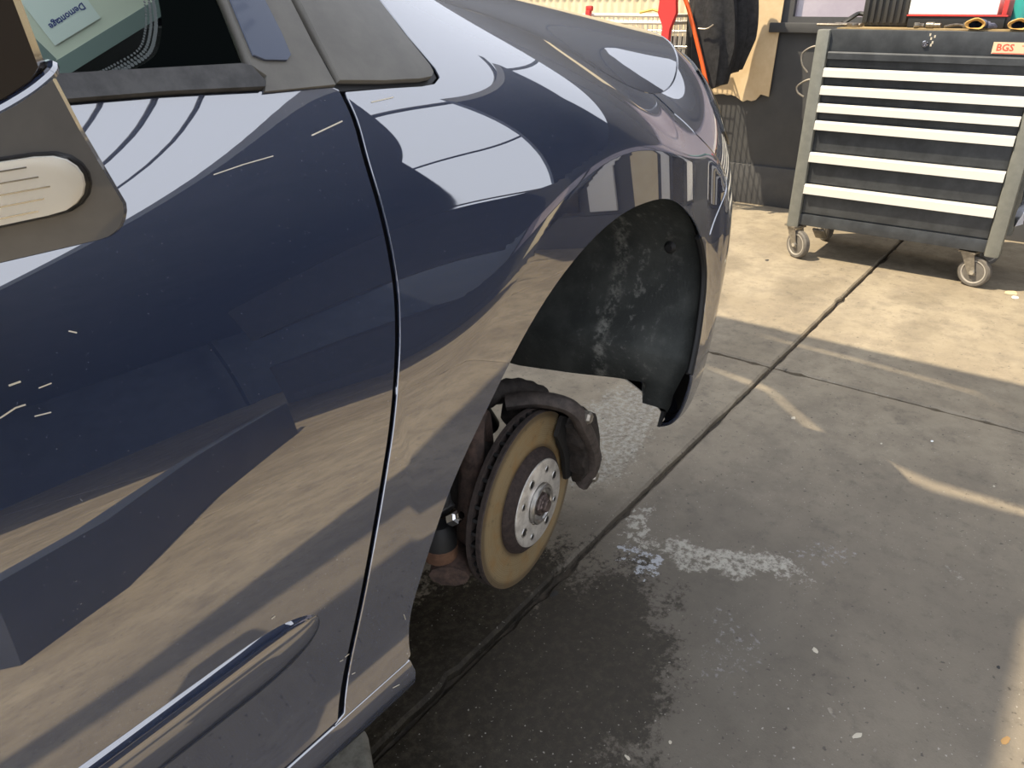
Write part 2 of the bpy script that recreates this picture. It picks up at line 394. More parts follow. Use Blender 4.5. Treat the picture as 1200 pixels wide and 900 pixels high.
window_1 = tag(win.build('window_1', M_WALL2), kind='structure')
for a, b in ((.33, 1.54), (-1.07, .27), (-2.47, -1.13), (-3.97, -2.53)):
    m = MB(); m.box((4.74, (a+b)/2, 1.40), (.012, b-a, .76)); m.build('pane', M_MAUVE, window_1)
# cream ribbed panel left of the cardboard
V = []; n = 150
for i in range(n+1):
    y = 1.93+(3.9-1.93)*i/n; x = 4.655+(.008 if (i//2) % 2 else 0)
    V += [(x, y, .93), (x, y, 1.7)]
m = MB(); m.add(V, [(2*i, 2*i+2, 2*i+3, 2*i+1) for i in range(n)])
m.box((4.69, 2.915, 1.315), (.04, 1.97, .77))
m.build('ribbed_panel', M_CREAM, wall_front)
m = MB(); m.box((4.645, 2.915, 1.20), (.03, 1.97, .03)); m.build('shelf_rail', M_CREAM, wall_front)
# far walls of the yard, seen only as reflections in the paint
m = MB(); m.box((4.7, -12.0, 1.7), (20.0, .2, 3.4)); m.box((14.7, -8.2, 1.7), (.2, 7.5, 3.4)); tag(m.build('wall_right', M_ROOF), kind='structure')
m = MB(); m.box((-.6, 6.2, 1.7), (10.9, .2, 3.4)); tag(m.build('wall_left', mat('grey_render', (.22, .21, .20), .8)), kind='structure')
# canopy sheets over the bay (narrow gaps added to imitate sun streaks bounced off the car)
def sheet(name, poly, z, t=.03):
    m = MB(); m.prism(poly, 2, z, z+t); return tag(m.build(name, M_ROOF), kind='structure')
CZ = 3.0
sheet('ceiling', [(-6, 1.38), (.59, 1.38), (.571, 1.621), (.648, 1.907), (.865, 2.144), (.98, 2.60), (1.0, 6.1), (-6, 6.1)], CZ)
sheet('ceiling', [(-6, 1.04), (-.92, 1.04), (-.41, .90), (.2, .72), (.63, .60), (.63, 1.38), (.2, 1.38), (.2, 1.15), (-6, 1.15)], CZ)
sheet('ceiling', [(.63, .60), (1.15, .44), (1.15, 1.523), (1.238, 1.615), (1.259, 1.785), (1.278, 1.985), (1.289, 2.206), (1.33, 2.6), (1.33, 6.1), (1.0, 6.1), (.98, 2.60), (.905, 2.144), (.700, 1.907), (.628, 1.621), (.63, 1.40)], CZ)
sheet('ceiling', [(1.15, .44), (1.40, .365), (1.40, 6.1), (1.33, 6.1), (1.33, 2.6), (1.313, 2.206), (1.302, 1.983), (1.283, 1.778), (1.262, 1.607), (1.172, 1.515), (1.15, 1.49)], CZ)
# roofs on the far side of the yard
sheet('trim_2', [(2.58, -.65), (1.63, -2.48), (1.3, -3.1), (-.5, -5.5), (-.5, -11.9), (10.6, -11.9), (8.0, -8.23), (5.01, -4.2), (3.26, -1.87)], 3.0, .05)
sheet('trim_3', [(2.92, -.48), (3.63, .92), (4.09, .2), (4.81, -.26), (5.62, -.69), (7.6, -1.6), (7.6, -7.3), (5.13, -3.8)], 3.0, .05)
for x, y in ((-4.5, 5.9), (-1.5, 5.9), (1.2, 5.9)):
    m = MB(); m.box((x, y, 1.5), (.10, .10, 3.0)); tag(m.build('trim_4', M_ROOF), kind='structure')
for x, y in ((.2, -11.5), (6.9, -11.5), (6.9, -6.0), (6.9, -2.0)):
    m = MB(); m.box((x, y, 1.5), (.12, .12, 3.0)); tag(m.build('trim_5', M_ROOF), kind='structure')
# overhead cables between the roofs
cab_mat = mat('dark_cable', (.02, .02, .025), .6)
for p_, d_, l0, l1, r_ in (((1.68, -1.10), (.72, .69), -3.0, 1.1, .006), ((1.82, -1.17), (.63, .77), -3.0, 1.0, .008), ((1.97, -1.25), (.53, .85), -3.0, .9, .007),
                       ((2.94, -.70), (.40, .92), -.6, 1.9, .012), ((3.82, .87), (.80, .60), -.2, 4.0, .02), ((3.2, .78), (.62, .78), -.1, 2.4, .012), ((3.61, -2.0), (.1, .99), -.6, .5, .012), ((5.2, -4.4), (.77, .64), -.5, .8, .02)):
    m = MB(); m.tube([(p_[0]+d_[0]*l, p_[1]+d_[1]*l, 3.09) for l in (l0, 0, l1)], r_, 6); tag(m.build('trim_7', cab_mat), kind='structure')
# low dark partition, added out of view for the dark shape in the door
m = MB(); m.prism([(.40, -1.10), (.75, -1.30), (1.41, -2.09), (2.52, -3.18), (2.56, -3.30), (1.41, -2.22), (.70, -1.42), (.36, -1.22)], 2, 0, .42); tag(m.build('added_partition', M_ROOF), kind='structure')
# pale and dark panels added unseen right of the cabinet for the arch to mirror
for k, (y, w, c) in enumerate(((-.42, .16, 'W'), (-.75, .30, 'D'), (-1.10, .22, 'W'), (-1.45, .30, 'C'), (-1.85, .22, 'W'), (-2.30, .5, 'D'), (-2.9, .4, 'C'))):
    m = MB(); m.box((4.668, y, .62), (.022, w, .72), bev=.004); m.build('added_panel', {'W': M_WHITE, 'D': M_GLOSSBLK, 'C': M_CREAM}[c], wall_front)

# ------------------------------------------------------------------ car body surface: a net of stations, interpolated
NET={ # station : list of 10 (x,y,z) sill underside -> belt / bonnet edge
'A':[(-1.0,y,z) for y,z in [(.52,.395),(.452,.408),(.446,.452),(.459,.50),(.457,.60),(.464,.72),(.489,.85),(.525,.95),(.573,1.035),(.637,1.17)]],
'B':[(-.3,y,z) for y,z in [(.52,.395),(.452,.408),(.446,.452),(.459,.50),(.457,.60),(.464,.72),(.489,.85),(.525,.95),(.573,1.035),(.637,1.17)]],
'C':[(.2,y,z) for y,z in [(.52,.395),(.452,.408),(.446,.452),(.459,.50),(.457,.60),(.464,.72),(.489,.85),(.525,.95),(.573,1.035),(.637,1.165)]],
'D':[(.47,y,z) for y,z in [(.52,.395),(.452,.408),(.446,.452),(.459,.50),(.456,.60),(.461,.72),(.489,.85),(.526,.95),(.575,1.034),(.642,1.15)]],
'E':[(.65,.52,.395),(.65,.452,.408),(.65,.446,.452),(.65,.455,.50),(.65,.45,.60),(.65,.45,.72),(.65,.48,.85),(.65,.517,.95),(.655,.572,1.034),(.66,.672,1.125)],
'F':[(.83,.52,.395),(.83,.452,.408),(.83,.446,.452),(.83,.44,.50),(.83,.42,.60),(.83,.42,.72),(.83,.455,.85),(.83,.495,.945),(.835,.56,1.025),(.85,.69,1.092)],
'G':[(1.0,.52,.395),(1.0,.46,.408),(1.0,.456,.452),(1.0,.44,.50),(1.0,.42,.60),(1.0,.415,.72),(1.0,.44,.84),(1.0,.482,.925),(1.01,.55,.99),(1.03,.66,1.043)],
'H':[(1.16,.55,.39),(1.16,.50,.40),(1.16,.475,.452),(1.16,.462,.50),(1.16,.45,.60),(1.16,.445,.72),(1.16,.463,.82),(1.16,.495,.885),(1.18,.545,.93),(1.225,.605,.955)],
'I':[(1.24,.56,.35),(1.27,.508,.375),(1.31,.503,.44),(1.335,.503,.50),(1.355,.502,.60),(1.365,.500,.72),(1.378,.515,.82),(1.39,.548,.89),(1.405,.595,.96),(1.38,.645,1.012)],
'J':[(1.40,.75,.32),(1.46,.68,.35),(1.50,.665,.43),(1.54,.652,.50),(1.575,.642,.60),(1.59,.645,.72),(1.585,.655,.82),(1.585,.675,.91),(1.565,.71,.995),(1.495,.755,1.055)],
'K':[(1.50,1.0,.31),(1.56,.98,.34),(1.60,.97,.43),(1.63,.965,.50),(1.66,.96,.60),(1.67,.96,.72),(1.66,.965,.82),(1.65,.97,.92),(1.62,.975,1.01),(1.55,.98,1.072)],
'L':[(1.53,1.34,.31),(1.59,1.34,.34),(1.63,1.34,.43),(1.65,1.34,.50),(1.68,1.34,.60),(1.69,1.34,.72),(1.67,1.34,.82),(1.65,1.34,.91),(1.62,1.34,.995),(1.57,1.34,1.07)],
}
P=np.array([NET[k] for k in 'ABCDEFGHIJKL'],float)
# cubic B-spline control points, sharpened a little so that the surface stays near the stations
def _sharp(q,ax,k):
    r=np.moveaxis(q,ax,0).copy(); sm=r.copy(); sm[1:-1]=(r[:-2]+4*r[1:-1]+r[2:])/6
    return np.moveaxis(r+k*(r-sm),0,ax)
Q0=P.copy()
P=_sharp(P,0,.75); P[:,3:]=_sharp(P,1,.5)[:,3:]
def cr(p0,p1,p2,p3,t):
    return ((1-t)**3*p0+(3*t**3-6*t*t+4)*p1+(-3*t**3+3*t*t+3*t+1)*p2+t**3*p3)/6
def yflare(x,z):
    return .456+.10*(z-.62)+.35*np.maximum(0,x-.98)**2-3*np.maximum(0,x-1.2)**2-1.5*np.maximum(0,.46-x)
def S(s,t):
    s=np.atleast_1d(np.asarray(s,float)); t=np.atleast_1d(np.asarray(t,float))
    n,m=P.shape[:2]
    i=np.clip(np.floor(s).astype(int),0,n-2); j=np.clip(np.floor(t).astype(int),0,m-2)
    fs=(s-i)[:,None]; ft=(t-j)[:,None]
    def g(a,b):
        a0=np.clip(a,0,n-1); b0=np.clip(b,0,m-1); q=P[a0,b0].copy()
        # extrapolate ends linearly
        e=a<0
        if e.any(): q[e]=2*P[0,b0[e]]-P[1,b0[e]]
        e=a>n-1
        if e.any(): q[e]=P[n-2,b0[e]]*np.array([1,-1,1])+np.array([0,2.68,0])
        e=b<0
        if e.any(): q[e]=2*P[a0[e],0]-P[a0[e],1]
        e=b>m-1
        if e.any(): q[e]=2*P[a0[e],m-1]-P[a0[e],m-2]
        return q
    rows=[cr(g(i-1,j+k),g(i,j+k),g(i+1,j+k),g(i+2,j+k),fs) for k in (-1,0,1,2)]
    q=cr(*rows,ft)
    x,y,z=q[:,0],q[:,1],q[:,2]
    yf=yflare(x,z); w=.004
    d=y-yf
    mx=np.where(np.abs(d)<w, (y+yf)/2+ (d*d+w*w)/(4*w), np.maximum(y,yf))
    # only on the flank, fading out above and below the arch
    use=(x<1.32)&(z>.47)&(s<8.6)
    q[:,1]=np.where(use,mx,y)
    return q

def SX(s,t):
    s=np.atleast_1d(np.asarray(s,float)); t=np.atleast_1d(np.asarray(t,float))
    q=S(s,np.minimum(t,9)); k=np.maximum(0,t-9)[:,None]
    return q+k*(S(s,np.full_like(s,9))-S(s,np.full_like(s,8)))
GAP=[(3.216,7.921),(3.214,7.648),(3.174,7.245),(3.141,6.689),(3.096,6.186),(3.044,5.866),(2.980,5.569),(2.881,5.166),(2.792,4.814),(2.697,4.364),(2.610,3.855),(2.520,3.260),(2.463,2.765),(2.434,2.397)]
ARCH=[(2.821,1.981),(2.839,2.822),(2.926,3.447),(3.193,4.275),(3.699,4.947),(4.323,5.540),(5.002,5.949),(5.669,6.150),(6.346,6.133),(6.900,5.676),(7.237,5.008),(7.286,4.475),(7.155,3.882),(6.896,3.272),(7.028,1.945)]
TRIM=[(3.174,7.949),(3.506,7.931),(3.769,7.929),(3.868,7.946),(3.935,7.996),(3.942,8.085),(3.877,8.424),(3.843,8.738)]
PILLAR_F=[(3.176,7.956),(3.175,8.308),(3.173,8.626)]
PILLAR_B=[(2.857,7.965),(2.798,8.136),(2.814,8.368),(2.815,8.586)]
SKY_PATCH=[(2.804,8.195),(2.862,8.161),(2.974,8.154),(3.007,8.203),(3.010,8.370),(3.004,8.606)]
STRIP=[(1.839,4.183),(1.991,4.231),(2.210,4.225),(2.354,4.237),(2.403,4.190),(2.424,4.099),(2.411,3.990),(2.327,3.784),(2.180,3.729),(1.955,3.669)]
BELT=[(2.239,7.990),(2.486,7.984),(2.788,7.962),(3.174,7.949)]
BELT2=[(2.238,8.138),(2.522,8.151),(2.777,8.150)]
SILLTOP=[(2.247,2.121),(2.823,2.182)]
# ------------------------------------------------------------------ the car
car = thing('car', 'dark navy blue car with its front wheel removed, scratched door and bare brake disc', 'car', (.35, 1.34, 0))
EPS = 1e-3
def surf_n(s, t):
    s = np.asarray(s, float); t = np.asarray(t, float)
    a = SX(s+EPS, t)-SX(s-EPS, t); b = SX(s, t+EPS)-SX(s, t-EPS)
    n = np.cross(b, a); return n/(np.linalg.norm(n, axis=1)[:, None]+1e-12)
_q = surf_n([2.0], [5.0])[0]
NS = 1.0 if _q[1] < 0 else -1.0

def densify(poly, ds=.05, close=True):
    out = []; n = len(poly)
    for i in range(n if close else n-1):
        a, b = poly[i], poly[(i+1) % n]
        k = max(1, int(math.ceil(max(abs(a[0]-b[0])/ds, abs(a[1]-b[1])/ds))))
        out += [(a[0]+(b[0]-a[0])*j/k, a[1]+(b[1]-a[1])*j/k) for j in range(k)]
    if not close: out.append(poly[-1])
    return out

def inside(px, py, poly):
    P_ = np.array(poly); x0, y0 = P_[:, 0], P_[:, 1]; x1, y1 = np.roll(x0, -1), np.roll(y0, -1)
    c = ((y0[None] > py[:, None]) != (y1[None] > py[:, None])) & (px[:, None] < (x1-x0)[None]*(py[:, None]-y0[None])/((y1-y0)[None]+1e-15)+x0[None])
    return c.sum(1) % 2 == 1

def panel(name, poly, parent, m, ds=.08, dt=.08, off=0.0, flange=.014, mirror=False):
    """a body panel: a region of the body surface with its edges folded inwards"""
    b = densify(poly, .06)
    bp = np.array(b)
    gs = np.arange(bp[:, 0].min(), bp[:, 0].max(), ds); gt = np.arange(bp[:, 1].min(), bp[:, 1].max(), dt)
    A, B = np.meshgrid(gs+.013, gt+.017); A = A.ravel(); B = B.ravel()
    ok = inside(A, B, b)
    A, B = A[ok], B[ok]
    # keep interior points a little away from the edge
    if len(A):
        d = np.min((A[:, None]-bp[None, :, 0])**2+(B[:, None]-bp[None, :, 1])**2, axis=1); ok = d > (.028)**2; A, B = A[ok], B[ok]
    pts = [Vector(p) for p in b]+[Vector((x, y)) for x, y in zip(A, B)]
    nb = len(b)
    vs, es, fs, ov, oe, of = delaunay_2d_cdt(pts, [(i, (i+1) % nb) for i in range(nb)], [], 1, 1e-7)
    st = np.array([(v.x, v.y) for v in vs]); p = SX(st[:, 0], st[:, 1]); n = NS*surf_n(st[:, 0], st[:, 1]); p = p+n*off
    F_ = []
    for f in fs:
        f = list(f); a = np.cross(p[f[1]]-p[f[0]], p[f[2]]-p[f[0]])
        F_.append(f if a@n[f[0]] > 0 else f[::-1])
    V = [tuple(q) for q in p]; N = [tuple(q) for q in n]
    if flange:
        cnt = {}
        for f in F_:
            for i in range(len(f)):
                e = (f[i], f[(i+1) % len(f)]); cnt[e] = 1
        for (i, j) in [e for e in cnt if (e[1], e[0]) not in cnt]:
            k = len(V); side = np.cross(p[j]-p[i], n[i]); side = side/(np.linalg.norm(side)+1e-9)
            V += [tuple(p[i]), tuple(p[j]), tuple(p[j]-n[j]*flange), tuple(p[i]-n[i]*flange)]
            N += [tuple(side*.7+n[i]*.7), tuple(side*.7+n[j]*.7), tuple(side), tuple(side)]
            F_.append([k+1, k, k+3, k+2])
    if mirror:
        V = [(x, 2.68-y, z) for x, y, z in V]; N = [(x, -y, z) for x, y, z in N]; F_ = [f[::-1] for f in F_]
    me = bpy.data.meshes.new(name); me.from_pydata(V, [], F_); me.update()
    for q in me.polygons: q.use_smooth = True
    me.normals_split_custom_set_from_vertices(N)
    return link(name, me, m, parent)

def gap_s(t, dx=0.0):
    ts = np.array([g[1] for g in GAP])[::-1]; ss = np.array([g[0] for g in GAP])[::-1]
    return float(np.interp(t, ts, ss))+dx
GAPS = spline(GAP, 4)
arch_top = spline(ARCH[:-1], 6)
g = .017
door_poly = [(-0, 2.34)]+[(s-g, t) for s, t in GAPS[::-1] if t > 2.36]+[(3.18, 7.975)]+[(2.45, 8.02), (1.5, 8.03), (0, 8.03)]
door_poly = [(a, b-.035 if b > 7.96 else b) for a, b in door_poly]
ADJ = lambda L: [(a+.016, b-.035) for a, b in L]
door = panel('front_door', door_poly, car, M_PAINT, .10, .07, flange=.006)
fr = [(s+g, t) for s, t in GAPS]            # top to bottom
i0 = min(range(len(arch_top)), key=lambda i: abs(arch_top[i][1]-2.35)+abs(arch_top[i][0]-2.81))
arch_f = [p for p in arch_top if p[1] > 2.4 or p[0] > 4]
kk = max(i for i, p in enumerate(arch_f) if p[0] < 7.25 and p[1] > 4.98)
trim_low = ADJ([(3.22, 7.93), (3.491, 7.925), (3.761, 7.915), (3.875, 7.93), (3.955, 8.0), (3.965, 8.1), (3.91, 8.43), (3.885, 8.75), (3.88, 9.015)])
fender_poly = fr[1:]+[(2.405, 2.33), (2.80, 2.33)]+arch_f[:kk+1]+[(7.325, 5.355), (7.465, 5.73), (7.60, 6.25), (7.44, 6.8), (7.18, 7.5), (7.02, 8.2), (6.985, 8.985)] + [(s, 8.985) for s in np.arange(6.8, 3.95, -.2)] + trim_low[::-1]
fender = panel('front_fender', fender_poly, car, M_PAINT, .07, .055, flange=.0035)
bump_poly = [(7.34, 5.30), (7.49, 5.72), (7.63, 6.24), (7.47, 6.8), (7.21, 7.5), (7.05, 8.2), (7.015, 8.985), (8.0, 8.985), (11, 8.985), (11, .4), (7.25, .4), (7.15, 1.2)] + [p for p in arch_top[kk+1:]][::-1]
head_poly = [(8.3, 6.55), (9.0, 6.5), (9.75, 6.65), (9.95, 7.3), (9.7, 8.1), (9.0, 8.45), (8.35, 8.3), (8.05, 7.7), (8.05, 7.0)]
bumper = panel('front_bumper', bump_poly, car, M_PAINT, .09, .08, flange=.006)
m = MB(); m.tube([tuple(SX([s], [t])[0]+np.array([-.002, .006, .001])) for s, t in [arch_top[kk]]+list(arch_top[kk+1:])], .0065, 8); m.build('arch_edge_seal', M_BLACKPART, car)
hl = panel('headlight', head_poly, car, M_HEADLENS, .12, .12, off=.004, flange=.006)
tag(hl, 'clear headlight on the front corner')
sill_poly = [(-0, .5), (2.80, .5), (2.83, .9), (2.835, 1.9), (2.815, 2.29), (0, 2.29)]
sill = panel('sill', sill_poly, car, M_PAINT, .12, .06)
# the fascia wraps to the other flank as one bumper; the other flank itself
panel('front_bumper', bump_poly, car, M_PAINT, .12, .10, mirror=True)
panel('front_fender', fender_poly, car, M_PAINT, .12, .10, mirror=True)
panel('front_door', door_poly, car, M_PAINT, .15, .12, mirror=True)
panel('sill', sill_poly, car, M_PAINT, .2, .1, mirror=True)
panel('headlight', head_poly, car, M_HEADLENS, .2, .2, off=.004, flange=.006, mirror=True)
# inner structure behind the shut lines
inner_poly = [(0, .6), (2.70, .6), (2.72, 2.8)]+[(p[0], p[1]+.16) for p in arch_f[8:kk+1]]+[(7.34, 5.05), (7.6, 4.2), (7.5, 2.6), (7.5, 1.0), (11, 1.0), (11, 8.9), (4.0, 8.9), (3.95, 8.0), (3.2, 7.9), (0, 7.9)]
panel('inner_body', inner_poly, car, M_INNER, .25, .25, off=-.013, flange=0)
panel('inner_body', inner_poly, car, M_INNER, .25, .25, off=-.013, flange=0, mirror=True)

# bonnet: a crowned sheet between the two fender edges, the cowl and the nose
def hood_pt(u,v):
    mir=u>.5; w=2*(1-u) if mir else 2*u
    side=SX([4.35+(6.985-4.35)*v],[9.0])[0]; side[1]+=.006
    c0=SX([6.985],[9.0])[0]; c0[1]+=.006
    cen=np.array([.50+(1.552-.50)*v,1.34,1.18-.105*v**2.0])
    cr_=1-(1-w)**1.65
    e0=np.array([side[0]+(cen[0]-side[0])*w,side[1]+(cen[1]-side[1])*w,side[2]+(cen[2]-side[2])*cr_])
    f=SX([7.015+(11-7.015)*w],[9.0])[0]; f[0]-=.006*min(1,w*20)
    ce=np.array([1.552,1.34,1.075])
    lin=c0+(ce-c0)*w; lin[2]=c0[2]+(ce[2]-c0[2])*cr_
    e0=e0+(f-lin)*v**1.15
    if mir:e0[1]=2.68-e0[1]
    return tuple(e0)
NU, NV = 72, 40
V = [hood_pt(i/NU, j/NV) for i in range(NU+1) for j in range(NV+1)]
SH = .035
Fh = [(i*(NV+1)+j, i*(NV+1)+j+1, (i+1)*(NV+1)+j+1, (i+1)*(NV+1)+j) for i in range(NU) for j in range(NV)]
me = bpy.data.meshes.new('bonnet'); me.from_pydata(V, [], Fh)
bm = bmesh.new(); bm.from_mesh(me); bmesh.ops.recalc_face_normals(bm, faces=bm.faces[:])
if sum(f.normal.z for f in bm.faces) < 0: bmesh.ops.reverse_faces(bm, faces=bm.faces[:])
be = [e for e in bm.edges if e.is_boundary]
r = bmesh.ops.extrude_edge_only(bm, edges=be)
for v in [x for x in r['geom'] if isinstance(x, bmesh.types.BMVert)]: v.co.z -= .016
for e in be: e.smooth = False
for f in bm.faces: f.smooth = True
bm.to_mesh(me); bm.free()
bonnet = link('bonnet', me, M_PAINT, car)

# plastic trims, seals, glass
trim_tri = [(3.20, 8.02), (3.491, 7.985), (3.761, 7.975), (3.861, 7.99), (3.895, 8.03), (3.90, 8.10), (3.85, 8.43), (3.825, 8.75), (3.72, 9.6), (3.55, 10.4), (3.18, 10.4), (3.19, 9.0), (3.195, 8.4)]
tag(panel('fender_trim', ADJ(trim_tri), car, M_PLASTIC, .12, .12, off=.004, flange=.012), 'grey plastic triangle trim at the windscreen pillar')
seal_tri = [(3.195, 7.955), (3.491, 7.945), (3.761, 7.935), (3.87, 7.95), (3.94, 8.01), (3.945, 8.1), (3.89, 8.43), (3.865, 8.75), (3.76, 9.6), (3.6, 10.5), (3.5, 10.5), (3.17, 8.0)]
panel('trim_seal', ADJ(seal_tri), car, M_SEALDK, .2, .2, off=-.003, flange=.012)
pil = [(2.80, 7.985), (3.168, 7.99), (3.150, 8.33), (3.145, 8.62), (3.12, 10.4), (2.82, 10.4), (2.815, 8.6), (2.805, 8.39), (2.795, 8.18), (2.84, 8.1)]
tag(panel('pillar_trim', ADJ(pil), car, M_PLASTIC, .1, .1, off=.003, flange=.012), 'warm grey plastic trim at the front end of the door window')
refl = [(2.815, 8.24), (2.857, 8.205), (2.960, 8.195), (2.990, 8.232), (2.995, 8.389), (2.988, 8.610), (2.97, 10.4), (2.83, 10.4), (2.825, 8.6)]
tag(panel('pillar_sky_reflection', ADJ(refl), car, M_SKYREFL, .1, .1, off=.0055, flange=.004), 'blue sky reflection in the pillar trim, shaped as an inset')  # sky reflection on the black trim, modelled as a blue inset
ws = [(0, 8.045), (1.5, 8.045), (2.46, 8.035), (2.80, 8.012), (2.815, 8.05), (2.785, 8.165), (2.75, 8.185), (2.2, 8.18), (1.0, 8.18), (0, 8.18)]
tag(panel('window_seal', ADJ(ws), car, M_RUBBER, .15, .06, off=.006, flange=.014), 'scuffed black rubber strip along the bottom of the side window')
gl = [(0, 8.15), (2.78, 8.15), (2.80, 8.4), (2.815, 10.4), (0, 10.4)]
glass = panel('side_window', ADJ(gl), car, M_GLASS, .4, .3, off=-.004, flange=0)
frit_edge = spline([(2.36, 8.12), (2.42, 8.17), (2.50, 8.25), (2.545, 8.36), (2.575, 8.48), (2.60, 8.65), (2.66, 9.1), (2.70, 10.4)], 5)
panel('window_frit', [(2.78, 8.15), (2.80, 8.4), (2.815, 10.4)]+frit_edge[::-1], glass, M_FRIT, .2, .2, off=-.0025, flange=0)
dm = MB()
def dot(s, t, r):
    c = SX([s], [t])[0]; n = NS*surf_n([s], [t])[0]; c = Vector(c-n*.0022); n = Vector(n)
    x = n.orthogonal().normalized(); y = n.cross(x)
    dm.add([c+x*(r*math.cos(a*math.pi/4))+y*(r*math.sin(a*math.pi/4)) for a in range(8)], [tuple(range(8))])
for row, r in ((1, .0016), (2, .0013), (3, .0010)):
    for i, (s, t) in enumerate(spline(frit_edge[:-4], 3)):
        if i % 2 == row % 2 and t < 9.4: dot(s-.012*row-.004, t+.012*row, r)
fd = dm.build('frit_dots', M_FRITDOT, glass); fd['kind'] = 'stuff'
panel('pillar_back', [(2.75, 7.9), (3.9, 7.9), (3.85, 8.6), (3.5, 10.4), (2.8, 10.4)], car, M_INNER, .3, .3, off=-.012, flange=0)

# windscreen, roof and the cabin behind it
m = MB(); m.add([(.60, .74, 1.12), (.50, 1.34, 1.185), (.60, 1.94, 1.12), (-.22, 1.83, 1.60), (-.28, 1.34, 1.63), (-.22, .85, 1.60)], [(0, 1, 4, 5), (1, 2, 3, 4)])
m.build('windscreen', M_GLASS, car)
m = MB()
m.add([(-.22, .82, 1.60), (-.28, 1.34, 1.64), (-.22, 1.86, 1.60), (-1.0, 1.86, 1.63), (-1.0, 1.34, 1.68), (-1.0, .82, 1.63)]+[(-.22, .84, 1.56), (-.22, 1.84, 1.56), (-1.0, 1.84, 1.59), (-1.0, .84, 1.59)],
      [(0, 1, 4, 5), (1, 2, 3, 4), (0, 5, 9, 6), (2, 7, 8, 3), (6, 9, 8, 7)])
m.build('roof', M_PAINT, car)
for y0, y1 in ((.70, .83), (1.98, 1.85)):
    m = MB(); m.tube([(.58, y0, 1.14), (.2, y0+(y1-y0)*.5, 1.385), (-.24, y1, 1.60)], .028, 8); m.build('windscreen_pillar', M_GLOSSBLK, car)
m = MB(); m.prism([(.62, 1.075), (.50, 1.075), (.30, 1.00), (.28, .80), (.60, .70)], 1, .93, 1.98)
m.build('dashboard', M_INT, car)
m = MB(); m.box((-.2, 1.34, .62), (1.5, 1.30, .10)); m.box((-.95, 1.34, 1.05), (.10, 1.3, .9)); m.build('cabin_floor', M_INT, car)
m = MB(); m.lathe([(.185, 0)]+[(.185+.014*math.cos(a), .014*math.sin(a)) for a in np.linspace(0, 2*math.pi, 9)], Matrix.Translation((.12, 1.72, 1.0)) @ Euler((0, math.radians(-65), 0)).to_matrix().to_4x4(), 28)
m.build('steering_wheel', M_INT, car)

# rubbing strip on the door
V = []; F_ = []; nk = 15; SS = list(np.linspace(0, 2.16, 26))+[2.16+.262*math.sin(math.pi/2*i/12) for i in range(1, 13)]
for s_ in SS:
    u = max(0, (s_-2.16)/.262); hh = .262*math.sqrt(max(1e-4, 1-u*u)); tc = 3.935+.02*min(1, max(0, s_-1.7))
    ks = [-1+2*k/(nk-1) for k in range(nk)]
    tt = [tc+hh*k for k in ks]; pp = SX([s_]*nk, tt); nn_ = NS*surf_n([s_]*nk, tt)
    for k, p, n_ in zip(ks, pp, nn_):
        V.append(tuple(p+n_*(-.002+.0095*(max(0, 1-abs(k)**2.6))**.55*math.sqrt(max(0.0, 1-u**3)))))
for i in range(len(SS)-1):
    for k in range(nk-1): F_.append((i*nk+k, (i+1)*nk+k, (i+1)*nk+k+1, i*nk+k+1))
m = MB(); m.add(V, F_); tag(m.build('rubbing_strip', M_PAINT, car, 80), 'body coloured strip with a rounded end on the door')
# scratches that show bare primer
sm_ = MB()
def scratch(pts, w):
    for (a, b) in zip(pts[:-1], pts[1:]):
        A = SX([a[0]], [a[1]])[0]; B = SX([b[0]], [b[1]])[0]; n = NS*surf_n([a[0]], [a[1]])[0]
        d = B-A; s = np.cross(n, d/np.linalg.norm(d)); A = A+n*.0004; B = B+n*.0004
        sm_.add([A-s*w, B-s*w, B+s*w, A+s*w], [(0, 1, 2, 3)])
scratch([(2.945,7.565), (3.032,7.604), (3.137,7.649)], 0.0006)
scratch([(2.504,7.386), (2.614,7.423), (2.738,7.449)], 0.0004)
scratch([(3.362,7.781), (3.442,7.792), (3.527,7.804)], 0.0006)
scratch([(1.895,6.232), (1.920,6.256), (1.935,6.254)], 0.0005)
scratch([(1.924,6.383), (1.942,6.384)], 0.0006)
scratch([(1.940,6.177), (1.965,6.166)], 0.0004)
scratch([(1.962,6.316), (1.983,6.319)], 0.0004)
scratch([(2.042,6.578), (2.054,6.553)], 0.0005)
scratch([(2.498,3.316), (2.518,3.315)], 0.0006)
scratch([(2.474,3.315), (2.489,3.301)], 0.0005)
scratch([(2.516,2.993), (2.532,2.974)], 0.0005)
scratch([(2.825,3.240), (2.832,3.141)], 0.0004)
scratch([(2.688,2.001), (2.728,1.922)], 0.0005)
scratch([(2.262,4.277), (2.274,4.278)], 0.0006)
sc_ = sm_.build('paint_scratches', M_CHIP, car); sc_['kind'] = 'stuff'

